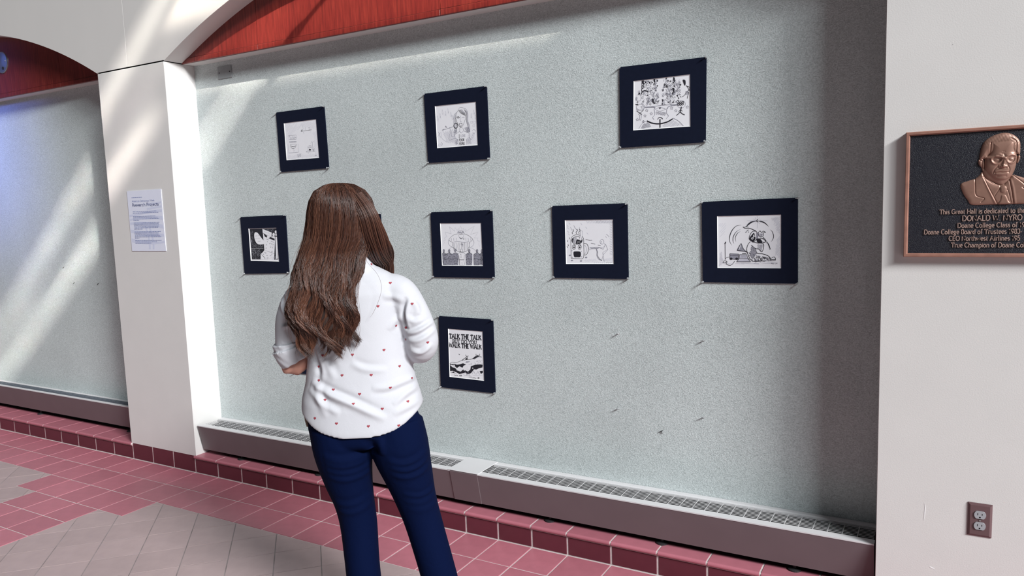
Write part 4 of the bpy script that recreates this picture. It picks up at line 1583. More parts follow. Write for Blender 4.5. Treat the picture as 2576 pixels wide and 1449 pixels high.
def d_walk(ink, mp, u):
    p = Pen(ink, mp, u)
    random.seed(6)
    p.word('TALK THE TALK', 328, 466, 72, .30, 0, .055, .16, .83)
    p.word('BUT DO YOU', 386, 540, 52, .28, 0, .06, .16, 1.08)
    p.word('WALK THE WALK', 328, 612, 68, .30, 0, .065, .14, .82)
    p.fill([(485, 722), (497, 732), (508, 725), (498, 745)], 0)
    p.l([(540, 832), (600, 790), (648, 756)], 11, 0, False)
    p.l([(600, 740), (640, 800)], 9, 0, False)
    p.fill([(610, 795), (632, 800), (630, 822), (600, 818)], 0)
    for x in (775, 833):
        p.l([(x, 722), (x, 768)], 5, 0, False)
        p.l([(x - 10, 738), (x + 11, 740)], 4, 0, False)
    p.l([(338, 885), (380, 862), (430, 872), (480, 858), (530, 838), (620, 820), (700, 812), (760, 770), (800, 750), (870, 780)], 6, 0)
    p.fill([(700, 812), (760, 772), (800, 752), (830, 770), (770, 800), (740, 812)], 0, False)
    p.l([(740, 825), (800, 780), (870, 782)], 5, 1)
    # ranges of dark and light rock
    p.fill([(338, 885), (380, 895), (420, 890), (455, 905), (500, 900), (560, 880), (610, 905), (570, 920), (550, 955), (500, 930), (460, 960), (430, 935), (390, 910), (345, 905)], 0, False)
    p.fill([(340, 905), (380, 945), (430, 960), (460, 1000), (520, 1020), (560, 985), (600, 1000), (640, 1020), (680, 985), (690, 930), (760, 905), (830, 900), (885, 905), (880, 950), (820, 965), (780, 985), (740, 980), (720, 1010), (690, 1045), (640, 1065), (600, 1035), (560, 1045), (500, 1060), (450, 1030), (390, 1005), (345, 1010)], 0, False)
    p.fill([(835, 1010), (888, 1005), (885, 1040), (855, 1058)], 0, False)
    p.fill([(345, 1030), (400, 1040), (460, 1050), (420, 1040), (400, 1015), (380, 1030)], 0, False)
    p.fill([(610, 850), (680, 850), (640, 868), (600, 872)], 1, False)
    for x, y, a in ((365, 915, 12), (410, 915, 14), (470, 985, 16), (530, 965, 18), (640, 955, 22), (580, 990, 12), (720, 960, 10)):
        p.fill([(x - a, y + a), (x - a * .3, y - a), (x + a * .6, y - a * .5), (x + a, y + a)], 3, False)
    for k in range(70):
        x, y = random.uniform(540, 870), random.uniform(800, 905)
        if y > 1000 - (x - 300) * .33:
            p.l([(x, y), (x + random.uniform(-12, 18), y + random.uniform(4, 16))], 3.5, 1, False)
    for x, y in ((600, 1060), (650, 1070), (740, 1050), (810, 1055)):
        p.l([(x - 30, y + 10), (x - 5, y - 40), (x + 25, y + 15)], 5, 1, False)
    p.l([(580, 1078), (700, 1096)], 4, 1)
    p.l([(720, 1075), (890, 1090)], 4, 2)
    for k, ch in enumerate('Luke 9'):
        if ch != ' ':
            p.word(ch, 412 + k * 17, 1086 + k * 2, 20, .2, 0)
    p.word('58', 512, 1096, 24, .2, 0)
    for k in range(9):
        p.scribble(660 + k * 14, 1112 + k * 2, 6, 9, 5, 3.5, 0)
    p.word('38', 800, 1136, 26, .2, 0)


matted([(694, 283), (815, 267), (827, 423), (706, 433)], [(714, 310), (795, 300), (803, 397), (721, 403)], 'matted drawing of a pale pencil room with furniture, between the pillar and the singer drawing', 'pale pencil room', draw=d_room, crop=(670, 240, 6.9))
matted([(1066, 236), (1224, 216), (1232, 400), (1077, 410)], [(1094, 267), (1197, 256), (1202, 365), (1100, 373)], 'matted drawing of a long-haired singer in a lettered T-shirt', 'singer', draw=d_singer, crop=(1040, 200, 6.586))
matted([(1558, 169), (1777, 143), (1775, 358), (1560, 372)], [(1594, 204), (1736, 187), (1737, 318), (1593, 328)], 'matted drawing of a packed arena with leaping players and stars', 'arena crowd', draw=d_arena, crop=(1540, 130, 5.573))
matted([(604, 546), (718, 541), (727, 687), (615, 689)], [(625, 575), (695, 573), (702, 658), (631, 656)], 'matted dark drawing of a white speech balloon and a figure of papers', 'speech balloon', draw=d_talker, crop=(590, 530, 8.525))
matted([(1083, 534), (1238, 528), (1244, 700), (1090, 697)], [(1107, 562), (1210, 561), (1215, 669), (1112, 668)], 'matted drawing of a giant in stripes above a row of small players', 'striped giant', draw=d_giant, crop=(1060, 510, 6.9))
matted([(1388, 518), (1578, 511), (1581, 702), (1393, 699)], [(1421, 554), (1542, 552), (1544, 664), (1424, 664)], 'matted drawing of a steaming mug with a face and a thin man', 'steaming mug', draw=d_mug, crop=(1370, 500, 6.587))
matted([(1765, 508), (2007, 497), (2007, 714), (1768, 710)], [(1804, 544), (1965, 540), (1965, 675), (1805, 674)], 'matted drawing of a hooded figure with a scythe beside a horn', 'hooded figure', draw=d_reaper, crop=(1750, 480, 5.796))
matted([(1103, 795), (1240, 804), (1246, 990), (1109, 974)], [(1127, 827), (1214, 834), (1218, 958), (1131, 948)], 'matted drawing of a rocky hill lettered TALK THE TALK', 'rocky hill', draw=d_walk, crop=(1080, 780, 6.585))


def hidden_mat(x0, x1, z0, z1, label, what, pins, paper_z0):
    P = lambda x, z: tuple((lambda c: (IMG_W / 2 + FPX * c[0] / c[2], IMG_H / 2 - FPX * c[1] / c[2]))(AX @ (np.array([x, YM, z]) - CAM)))
    i = .062
    global HID
    HID = [P(x0 + i, z1 - i), P(x1 - i, z1 - i), P(x1 - i, paper_z0), P(x0 + i, paper_z0)]
    return matted([P(x0, z1), P(x1, z1), P(x1, z0), P(x0, z0)], [P(x0 + i, z1 - i), P(x1 - i, z1 - i), P(x1 - i, paper_z0), P(x0 + i, paper_z0)], label, what, pins=pins, draw=d_plain, crop=(0, 0, 1.0))


def d_plain(ink, mp, u):
    """faint pencil shading, all that can be guessed of a sheet nobody sees"""
    p = Pen(ink, mp, 1 / 640)
    p.hatch(HID, -50, 5, .6, 2, .35)


hidden_mat(1.012, 1.374, 1.203, 1.528, 'black mat whose edge shows behind the woman\'s hair', 'hair-hidden sheet', [1], 1.265)
hidden_mat(0.686, 1.008, 0.631, 0.996, 'black mat whose lower edge shows between the woman\'s elbow and shirt', 'elbow-hidden sheet', [3], 0.690)

for (u, vv), lb in (((1557, 838), 'stray clear pushpin in bare carpet below the gap between the mug and hooded figure'),
                    ((1772, 856), 'stray clear pushpin in bare carpet straight below the hooded figure drawing'),
                    ((1557, 1027), 'stray clear pushpin low in the carpet, below the mug drawing'),
                    ((1772, 1049), 'stray clear pushpin low in the carpet, second below the hooded figure')):
    P = on_y(u, vv, YC - .001)
    pushpin(P[0], P[2], YC - .002, lb, 'stray clear pushpins in the bare carpet', (random.uniform(-.2, .1), 0))
# bent staples left in the carpet
for (u, vv), lb in (((1663, 1085), 'bent dark staple low in the carpet above the heater'), ((160, 673), 'dark staple, topmost of three in the bare left carpet'), ((186, 712), 'dark staple, middle one of three in the bare left carpet'), ((247, 714), 'dark staple close to the pillar in the bare left carpet')):
    P = on_y(u, vv, YC - .002)
    ik = Ink(YC - .0022, .0022)
    ik.stroke([(P[0] - .009, P[2] - .006), (P[0], P[2] + .001), (P[0] + .008, P[2] + .004)], .0022)
    if u > 1000:
        ik.stroke([(P[0], P[2] + .001), (P[0] + .006, P[2] - .009)], .002)
    o = ik.build('staple', [M_DARK])
    tag(o, lb, 'staple', 'bent staples in the carpet')

# ------------------------------------------------------------------ printed notice on the pillar
NP = [on_y(x * 700 / 2574, 400 + y * 700 / 2574, -.0035) for x, y in ((1172, 297), (1490, 280), (1535, 850), (1222, 852))]
nx0, nx1 = (NP[0][0] + NP[3][0]) / 2, (NP[1][0] + NP[2][0]) / 2
nz0, nz1 = (NP[2][2] + NP[3][2]) / 2, (NP[0][2] + NP[1][2]) / 2
nt_ = empty('printed_notice', ((nx0 + nx1) / 2, -.0005, nz0))
tag(nt_, 'pale blue printed notice headed Research Projects on the pillar', 'notice')
w, hgt = nx1 - nx0, nz1 - nz0
M_NOTICE = plain('pale_blue_paper', (.80, .82, .95, 1), .45, noise=.01)
M_FLAG = plain('pale_blue_print', (.68, .71, .88, 1), .45, noise=.01)
M_NAVY = plain('navy_print', (.03, .05, .17, 1), .5)
M_BLUEP = plain('blue_print', (.16, .21, .44, 1), .5)
link('board', box_me(-w / 2, w / 2, -.003, 0, 0, hgt), M_NOTICE, nt_)
ik = Ink(-.0037)


def np_(x, z):
    return (nx0 + x * w, nz1 - z * hgt)


for k, (zz, amp) in enumerate(((.17, .04), (.27, .035), (.36, .04), (.46, .04), (.56, .045), (.68, .04), (.80, .045))):
    top = [np_(t, zz + amp * math.sin(2.6 * t + k)) for t in np.linspace(.02 if k > 1 else .55, .98, 14)]
    bot = [np_(t, zz + .045 + amp * math.sin(2.6 * t + k + .4)) for t in np.linspace(.02 if k > 1 else .55, .98, 14)]
    ik._sheet(top, bot, 0)
for k in (0, 1):
    ik._sheet([np_(.42 + .11 * k + .1 * math.sin(t * 2), .55 + t * .42) for t in np.linspace(0, 1, 12)], [np_(.47 + .11 * k + .1 * math.sin(t * 2), .55 + t * .42) for t in np.linspace(0, 1, 12)], 0)
ik.y = -.0040


def greek(z, x0, x1, mi=3, hh=.0030):
    """one line of print too small to read: a row of word-long dashes"""
    x = x0
    while x < x1:
        l = min(random.uniform(.02, .07), x1 - x)
        ik.stroke([np_(x, z), np_(x + l, z)], hh * random.uniform(.8, 1.1), mi)
        x += l + .008


greek(.112, .13, .44)
for s, hh, fw, zz, wt, mi in (('American Democracy Week', .0112, .66, .186, .11, 2), ('Research Projects', .0168, .77, .257, .16, 1)):
    ik.text(s, *np_(.13, zz), hh, wt, mi, .09, .06, (0, 0), fw * w / (text_width(s) * hh))
random.seed(2)
for z, a in ((.345, .82), (.368, .88), (.425, .78), (.446, .84), (.467, .88), (.488, .30), (.53, .88), (.551, .86), (.572, .86), (.593, .86), (.614, .83), (.635, .38), (.68, .90), (.701, .83), (.722, .84), (.743, .87), (.764, .90), (.785, .26), (.825, .90), (.846, .77), (.867, .60)):
    greek(z, .13, a)
ik.build('print', [M_FLAG, M_NAVY, M_BLUEP, plain('faint_blue_print', (.27, .32, .55, 1), .5)], nt_)['kind'] = 'stuff'

# ------------------------------------------------------------------ bronze plaque
PX0, PX1, PZ0, PZ1 = 3.783, 4.357, 1.331, 1.741
pq = empty('bronze_plaque', ((PX0 + PX1) / 2, 0, PZ0))
tag(pq, 'dark bronze dedication plaque with a raised bust in a wooden frame', 'plaque')
M_FRAME = plain('reddish_frame_wood', (.32, .155, .115, 1), .5, noise=.14, nscale=30)
M_BRZ = plain('raised_bronze', (.33, .185, .14, 1), .42, .35, noise=.10, nscale=40)
M_FIELD, nt, p = newmat('pebbled_black_bronze')
tcx = nt.nodes.new('ShaderNodeTexCoord')
vo = nt.nodes.new('ShaderNodeTexVoronoi')
vo.inputs['Scale'].default_value = 520
nt.links.new(tcx.outputs['Object'], vo.inputs['Vector'])
bb = nt.nodes.new('ShaderNodeBump')
bb.inputs['Strength'].default_value = .6
bb.inputs['Distance'].default_value = .0016
bb.invert = True
nt.links.new(vo.outputs['Distance'], bb.inputs['Height'])
nt.links.new(bb.outputs[0], p.inputs['Normal'])
p.inputs['Base Color'].default_value = (.009, .010, .018, 1)
p.inputs['Roughness'].default_value = .38
w2, ph = (PX1 - PX0) / 2, PZ1 - PZ0
link('field', box_me(-w2 + .008, w2 - .008, -.019, -.001, .008, ph - .008), M_FIELD, pq)


def moulding(a, b):
    """mitred frame piece from corner a to corner b (local x,z), going round clockwise"""
    c = (0, ph / 2)
    prof = [(0, 0), (0, -.024), (.002, -.027), (.009, -.027), (.0125, -.021), (.0125, 0)]      # (inward, y)
    vv = []
    for (x, z) in (a, b):
        sx, sz = (1 if x < 0 else -1), (1 if z < ph / 2 else -1)
        vv += [(x + sx * i, y, z + sz * i) for i, y in prof]
    n = len(prof)
    ff = [[i, (i + 1) % n, (i + 1) % n + n, i + n] for i in range(n)]
    me = mesh('moulding', vv, ff)
    bm = bmesh.new()
    bm.from_mesh(me)
    bmesh.ops.recalc_face_normals(bm, faces=bm.faces[:])
    bm.to_mesh(me)
    bm.free()
    link('frame_moulding', me, M_FRAME, pq)


cs = [(-w2, 0), (-w2, ph), (w2, ph), (w2, 0)]
for i in range(4):
    moulding(cs[i], cs[(i + 1) % 4])

# raised lettering
ik = Ink(-.0185, .0035)
for s, sub, x0, x1, yb, hgt_ in (
        ('This Great Hall is dedicated to the', 'This Great Hall is dedicated to th', 680, 1449, 938, .0150),
        ('DONALD W. NYRO', 'DONALD W. NYR', 885, 1394, 999, .0170),
        ('Doane College Class of 19', 'Doane College Class of 1', 842, 1440, 1061, .0150),
        ('Doane College Board of Trustees 1983-', 'Doane College Board of Trustees 1983', 537, 1430, 1121, .0150),
        ('CEO Northwest Airlines 195', 'CEO Northwest Airlines 195', 762, 1425, 1179, .0150),
        ('True Champion of Doane College', 'True Champion of Doane C', 785, 1425, 1239, .0150)):
    A = on_y(2176 + x0 * 400 / 1449, 280 + yb * 400 / 1449, -.021)
    B = on_y(2176 + x1 * 400 / 1449, 280 + yb * 400 / 1449, -.021)
    k = (B[0] - A[0]) / (text_width(sub) * hgt_)
    ik.text(s, A[0], A[2], hgt_ * .98, .145, 0, .11, .06, (0, 0), k)
M_LET = plain('polished_bronze_letters', (.52, .36, .31, 1), .38, .3, noise=.06)
ik.build('raised_lettering', [M_LET], pq)['kind'] = 'stuff'


# bust in relief: one height field
def relief():
    S, X0, Y0 = 7.625, 2400, 330
    A, B = on_y(X0, Y0, -.019), on_y(X0 + 100, Y0 + 100, -.019)
    kx, kz = (B[0] - A[0]) / 100 / S, (B[2] - A[2]) / 100 / S        # metres per enlarged pixel
    gx, gy = np.arange(140, 1716, 5.0), np.arange(80, 1380, 5.0)
    X, Y = np.meshgrid(gx, gy)
    Q = np.stack([X, Y], -1)

    def dist(pts, closed=False):
        d = np.full(X.shape, 1e9)
        pts = np.array(pts, float)
        n = len(pts)
        for i in range(n if closed else n - 1):
            a, b = pts[i], pts[(i + 1) % n]
            ab = b - a
            t = np.clip(((Q - a) @ ab) / (ab @ ab + 1e-9), 0, 1)
            d = np.minimum(d, np.hypot(*np.moveaxis(Q - (a + t[..., None] * ab), -1, 0)))
        return d

    def inside(pts):
        r = np.zeros(X.shape, bool)
        n = len(pts)
        for i in range(n):
            (x1, y1), (x2, y2) = pts[i], pts[(i + 1) % n]
            c = ((y1 > Y) != (y2 > Y)) & (X < (x2 - x1) * (Y - y1) / (y2 - y1 + 1e-12) + x1)
            r ^= c
        return r

    def poly(pts, hgt, rnd):
        pts = smooth_line(pts, 5, True)[:-1]
        d = dist(pts, True) * np.where(inside(pts), 1, -1)
        t = np.clip(d / rnd, 0, 1)
        return np.where(d > 0, hgt * np.sqrt(1 - (1 - t) ** 2), 0)

    def ell(cx, cy, rx, ry, hgt, pw=.5):
        q = 1 - ((X - cx) / rx) ** 2 - ((Y - cy) / ry) ** 2
        return hgt * np.clip(q, 0, 1) ** pw

    def line(pts, wd, hgt):
        return hgt * np.exp(-(dist(smooth_line(pts, 5)) / wd) ** 2)
    suit = [(155, 985), (280, 930), (420, 890), (500, 830), (550, 775), (620, 880), (890, 1020), (1040, 920), (1105, 845), (1200, 870), (1340, 915), (1560, 960), (1705, 990), (1680, 1120), (1600, 1250), (1480, 1365), (1200, 1372), (800, 1372), (395, 1372), (290, 1270), (200, 1140)]
    H = poly(suit, .0075, 90)
    H -= line([(420, 890), (430, 1040), (455, 1200), (600, 1255), (545, 1320)], 9, .0022) * (H > 0)
    H -= line([(575, 860), (700, 1100), (850, 1365)], 10, .0026) * (H > 0)
    H += line([(560, 850), (680, 1090), (820, 1365)], 22, .0018) * (H > 0)
    H -= line([(1045, 930), (1090, 1100), (1140, 1365)], 10, .0026) * (H > 0)
    H += line([(1075, 930), (1125, 1100), (1170, 1365)], 22, .0014) * (H > 0)
    H -= line([(1110, 850), (1330, 1030), (1285, 1075), (1400, 1130)], 9, .0022) * (H > 0)
    H -= line([(600, 870), (740, 980), (890, 1030), (790, 1220)], 8, .0018) * (H > 0)
    H -= line([(1035, 930), (960, 1020), (1030, 1130), (1090, 1330)], 8, .0018) * (H > 0)
    H = np.maximum(H, np.where(H > 0, 0, 0))
    knot = poly([(880, 1050), (950, 1020), (1010, 1040), (1030, 1100), (1010, 1170), (950, 1195), (885, 1170), (862, 1110)], .0105, 70)
    tie = poly([(905, 1190), (1000, 1190), (1060, 1300), (1075, 1372), (860, 1372), (880, 1290)], .0095, 50)
    H = np.maximum(H, np.maximum(knot, tie))
    neck = poly([(590, 700), (1080, 720), (1060, 900), (960, 1000), (880, 1020), (760, 960), (610, 870)], .009, 120)
    H = np.maximum(H, neck)
    ear = poly([(470, 560), (520, 530), (570, 560), (585, 700), (570, 760), (545, 740), (530, 690), (480, 630)], .0085, 40) - line([(500, 560), (545, 580), (540, 650), (560, 720)], 13, .004)
    H = np.maximum(H, ear)
    H = np.maximum(H, poly([(1180, 520), (1215, 505), (1228, 540), (1200, 620), (1170, 640)], .007, 30))
    hair = poly([(500, 540), (505, 400), (560, 240), (700, 140), (880, 92), (1010, 100), (1130, 160), (1210, 260), (1222, 400), (1210, 500), (1150, 480), (700, 470), (640, 520)], .013, 150)
    for k in range(26):
        x = 560 + k * 26
        hair -= line([(x, 330 - abs(k - 13) * 3), (x + 30, 200), (x + 50, 110)], 5, .0007) * (hair > .002)
    H = np.maximum(H, hair)
    face = poly([(600, 520), (680, 430), (690, 250), (780, 205), (900, 195), (1060, 200), (1140, 260), (1150, 430), (1170, 560), (1150, 700), (1110, 820), (1040, 910), (940, 955), (820, 940), (700, 870), (600, 740), (585, 620)], .0185, 190)
    gap = line([(690, 250), (682, 430), (640, 500)], 10, .003) + line([(1060, 195), (1145, 260), (1152, 440)], 10, .003)
    H = np.maximum(H, face) - gap * (H > .002)
    m = face > .004
    add = np.zeros(X.shape)
    add += ell(1130, 470, 40, 40, 0)
    add += line([(790, 490), (850, 470), (905, 500)], 22, .0020) + line([(985, 490), (1060, 468), (1140, 490)], 20, .0020)
    add -= line([(905, 420), (950, 425)], 8, .0010) + line([(935, 470), (945, 520)], 9, .0016)
    add -= ell(805, 575, 105, 75, .0032, 1) + ell(1058, 570, 85, 75, .0032, 1)
    add += ell(800, 565, 60, 34, .0026, 1) + ell(1065, 560, 54, 34, .0026, 1)
    add -= line([(745, 568), (800, 552), (855, 570)], 6, .0012) + line([(1015, 562), (1065, 548), (1115, 560)], 6, .0012)
    add += line([(948, 545), (940, 620), (930, 680)], 34, .0048) + ell(925, 690, 60, 42, .0038, .7) + ell(865, 690, 34, 28, .0020, 1) + ell(985, 690, 28, 28, .0020, 1)
    add -= line([(838, 715), (900, 720), (990, 712)], 9, .0018)
    add -= line([(835, 670), (770, 740), (748, 800)], 12, .0020) + line([(1005, 670), (1040, 740), (1030, 800)], 12, .0020)
    add -= line([(780, 800), (860, 790), (930, 798), (1020, 790)], 9, .0026)
    add += line([(800, 782), (900, 770), (1000, 776)], 16, .0010) + line([(810, 822), (900, 828), (1000, 815)], 20, .0018)
    add -= line([(830, 868), (900, 878), (980, 862)], 16, .0012)
    add += ell(900, 905, 120, 45, .0016, 1)
    H = H + add * m
    # spectacles
    def rim(pts):
        return line(pts + [pts[0]], 15, 1.0)
    g1 = rim([(705, 525), (780, 508), (880, 520), (905, 545), (880, 600), (820, 640), (760, 632), (715, 585)])
    g2 = rim([(975, 545), (1010, 510), (1090, 495), (1150, 510), (1140, 580), (1100, 632), (1040, 632), (990, 590)])
    g3 = line([(600, 520), (660, 522), (720, 530)], 15, 1.0) + line([(900, 545), (940, 540), (975, 548)], 14, 1.0) + line([(1140, 505), (1195, 495)], 12, 1.0)
    G_ = np.clip(g1 + g2 + g3, 0, 1)
    H = H + G_ * .0034 * (H > .002)
    H = np.where(H > .0004, H, 0)
    ny, nx = X.shape
    idx = -np.ones(X.shape, int)
    keep = H > 0
    k2 = keep.copy()
    k2[1:] |= keep[:-1]
    k2[:-1] |= keep[1:]
    k2[:, 1:] |= keep[:, :-1]
    k2[:, :-1] |= keep[:, 1:]
    vv = []
    for j, i in zip(*np.nonzero(k2)):
        idx[j, i] = len(vv)
        vv.append((A[0] + X[j, i] * kx - pq.location[0], -.0185 - H[j, i] * .75, A[2] + Y[j, i] * kz - PZ0))
    ff = []
    for j in range(ny - 1):
        for i in range(nx - 1):
            q = (idx[j, i], idx[j + 1, i], idx[j + 1, i + 1], idx[j, i + 1])
            if min(q) >= 0:
                ff.append(q)
    return mesh('portrait_relief', vv, ff, [M_BRZ], smooth=True)


o = link('portrait_relief', relief(), None, pq)
o['label'] = 'raised copper-coloured bust of a man in glasses'

# ------------------------------------------------------------------ the woman looking at the drawings
PB = np.array([2.2, -0.95, 0.0])
PA = -YAW                                     # she faces away from the camera
FH = np.array([-math.sin(PA), math.cos(PA), 0])
RH = np.array([math.cos(PA), math.sin(PA), 0])
person = empty('person', tuple(PB), PA)
tag(person, 'woman with long brown hair, heart-print shirt and navy trousers facing the wall', 'person')


def body_at(u, v, dd=0.0):
    """photo pixel -> (across, height) on the upright plane through her body"""
    d = pix_ray(u, v)
    t = ((PB - CAM) @ FH + dd) / (d @ FH)
    P = CAM + d * t - PB
    return (P @ RH, P[2])


def ring_loft(rings, n=40, pw=.85):
    """rings: (z, a, w, back, front[, tilt]) stacked into a closed body; back is negative y"""
    v, f = [], []
    for R_ in rings:
        z, a, w, yb, yf = R_[:5]
        zf = R_[5] if len(R_) > 5 else None
        yc = (yb + yf) / 2
        for i in range(n):
            t = 2 * math.pi * i / n
            c, s = math.cos(t), math.sin(t)
            x = a + w * math.copysign(abs(c) ** pw, c)
            y = yc + (yf - yc) * math.copysign(abs(s) ** pw, s)
            v.append((x, y, z + (zf(c, s) if zf else 0)))
    m = len(rings)
    for j in range(m - 1):
        for i in range(n):
            f.append((j * n + i, j * n + (i + 1) % n, (j + 1) * n + (i + 1) % n, (j + 1) * n + i))
    f.append(list(range(n))[::-1])
    f.append([(m - 1) * n + i for i in range(n)])
    return v, f


def tube(path, rad, n=18, sub=5):
    """smooth tapering limb along points; rad: radius or (r1, r2) per point"""
    P = [np.array(p, float) for p in path]
    Rr = [np.array(r if isinstance(r, tuple) else (r, r), float) for r in rad]
    Q = smooth_line([tuple(p) + tuple(r) for p, r in zip(P, Rr)], sub)
    v, f = [], []
    up = np.array([0.13, 0.22, 0.97])
    m = len(Q)
    for i, q in enumerate(Q):
        q = np.array(q)
        d = np.array(Q[min(i + 1, m - 1)])[:3] - np.array(Q[max(i - 1, 0)])[:3]
        d /= np.linalg.norm(d)
        ref = np.array([1.0, 0, 0]) if abs(d[0]) < .8 else np.array([0, 0, 1.0])
        e1 = np.cross(d, ref)
        e1 /= np.linalg.norm(e1)
        e2 = np.cross(d, e1)
        for k in range(n):
            t = 2 * math.pi * k / n
            v.append(tuple(q[:3] + e2 * math.cos(t) * q[3] + e1 * math.sin(t) * q[4]))
    for j in range(m - 1):
        for i in range(n):
            f.append((j * n + i, j * n + (i + 1) % n, (j + 1) * n + (i + 1) % n, (j + 1) * n + i))
    f.append(list(range(n))[::-1])
    f.append([(m - 1) * n + i for i in range(n)])
    return v, f


def ball(c, r, n=20):
    v, f = [], []
    m = n // 2
    for j in range(m + 1):
        ph_ = math.pi * (j + .02) / (m + .04)
        for i in range(n):
            t = 2 * math.pi * i / n
            v.append((c[0] + r[0] * math.sin(ph_) * math.cos(t), c[1] + r[1] * math.sin(ph_) * math.sin(t), c[2] + r[2] * math.cos(ph_)))
    for j in range(m):
        for i in range(n):
            f.append((j * n + i, j * n + (i + 1) % n, (j + 1) * n + (i + 1) % n, (j + 1) * n + i))
    f.append(list(range(n)))
    f.append([m * n + i for i in range(n)][::-1])
    return v, f


def fuse(name, pieces, voxel, mat, smooth_it=6, shape=None):
    """closed pieces grown together into one continuous surface"""
    v, f = [], []
    for pv_, pf_ in pieces:
        s = len(v)
        v += list(pv_)
        f += [[s + i for i in q] for q in pf_]
    me = mesh(name, v, f)
    bm = bmesh.new()
    bm.from_mesh(me)
    bmesh.ops.recalc_face_normals(bm, faces=bm.faces[:])
    bm.to_mesh(me)
    bm.free()
    tmp = bpy.data.objects.new('tmp', me)
    COL.objects.link(tmp)
    rm = tmp.modifiers.new('r', 'REMESH')
    rm.mode = 'VOXEL'
    rm.voxel_size = voxel
    sm = tmp.modifiers.new('s', 'SMOOTH')
    sm.iterations = smooth_it
    sm.factor = .5
    dg = bpy.context.evaluated_depsgraph_get()
    out = bpy.data.meshes.new_from_object(tmp.evaluated_get(dg))
    bpy.data.objects.remove(tmp)
    if shape:
        n = len(out.vertices)
        co = np.empty(n * 3)
        no = np.empty(n * 3)
        out.vertices.foreach_get('co', co)
        out.vertex_normals.foreach_get('vector', no)
        co, no = co.reshape(-1, 3), no.reshape(-1, 3)
        co = shape(co, no)
        out.vertices.foreach_set('co', co.ravel())
    out.name = name
    out.materials.clear()
    out.materials.append(mat)
    out.polygons.foreach_set('use_smooth', [True] * len(out.polygons))
    out.update()
    return out


def seg_dist(P, pts):
    """distance of 2D points P to a polyline and the signed side"""
    d = np.full(len(P), 1e9)
    sg = np.zeros(len(P))
    pts = np.array(smooth_line(pts, 5), float)
    tt = np.zeros(len(P))
    for i in range(len(pts) - 1):
        a, b = pts[i], pts[i + 1]
        ab = b - a
        t = np.clip(((P - a) @ ab) / (ab @ ab + 1e-12), 0, 1)
        q = P - (a + t[:, None] * ab)
        dd = np.hypot(q[:, 0], q[:, 1])
        m = dd < d
        d[m] = dd[m]
        tt[m] = (i + t[m]) / (len(pts) - 1)
        sg[m] = np.sign(ab[0] * q[m, 1] - ab[1] * q[m, 0])
    return d, sg, tt


def folds(co, no, lst, side=-1):
    """ridges (amp>0) and creases (amp<0) laid over the cloth along traced lines, on the side facing the room"""
    P = co[:, [0, 2]]
    face = np.clip(no[:, 1] * side * 2.2 + .25, 0, 1)
    disp = np.zeros(len(co))
    for pts, wd, amp in lst:
        q = [body_at(u, v, -.09) for u, v in pts]
        d, sg, t = seg_dist(P, q)
        win = np.sin(np.clip(t, 0, 1) * math.pi) ** .6
        disp += amp * win * (np.exp(-(d / wd) ** 2) - .55 * np.exp(-((d - wd * 1.7) / (wd * .9)) ** 2) * (sg > 0))
    return co + no * (disp * face)[:, None]


def cloth_mat(name, col, rough, sheen, bump, bscale, spec=.3):
    m, nt, p = newmat(name)
    N, L = nt.nodes, nt.links
    tc = N.new('ShaderNodeTexCoord')
    a = N.new('ShaderNodeTexNoise')
    a.inputs['Scale'].default_value = bscale
    a.inputs['Detail'].default_value = 3
    L.new(tc.outputs['Object'], a.inputs['Vector'])
    b = N.new('ShaderNodeTexNoise')
    b.inputs['Scale'].default_value = 16
    b.inputs['Detail'].default_value = 5
    b.inputs['Distortion'].default_value = 1.2
    L.new(tc.outputs['Object'], b.inputs['Vector'])
    ad = N.new('ShaderNodeMath')
    ad.operation = 'MULTIPLY_ADD'
    L.new(b.outputs['Fac'], ad.inputs[0])
    ad.inputs[1].default_value = 5.0
    L.new(a.outputs['Fac'], ad.inputs[2])
    bp_ = N.new('ShaderNodeBump')
    bp_.inputs['Strength'].default_value = bump
    bp_.inputs['Distance'].default_value = .002
    L.new(ad.outputs[0], bp_.inputs['Height'])
    L.new(bp_.outputs[0], p.inputs['Normal'])
    hs = N.new('ShaderNodeHueSaturation')
    hs.inputs['Color'].default_value = col
    mr = N.new('ShaderNodeMapRange')
    mr.inputs[3].default_value, mr.inputs[4].default_value = .95, 1.05
    L.new(a.outputs['Fac'], mr.inputs[0])
    L.new(mr.outputs[0], hs.inputs['Value'])
    L.new(hs.outputs[0], p.inputs['Base Color'])
    p.inputs['Roughness'].default_value = rough
    p.inputs['Sheen Weight'].default_value = sheen
    p.inputs['Specular IOR Level'].default_value = spec
    return m


M_SHIRT = cloth_mat('white_cotton', (.53, .53, .565, 1), .8, .0, .10, 500)
M_NAVYC = cloth_mat('navy_twill', (.0012, .0046, .027, 1), .85, .0, .25, 900, .06)
M_SKIN = plain('skin', (.50, .25, .19, 1), .5, noise=.06, nscale=40)
M_SHOE = plain('dark_shoe_leather', (.02, .018, .02, 1), .4)

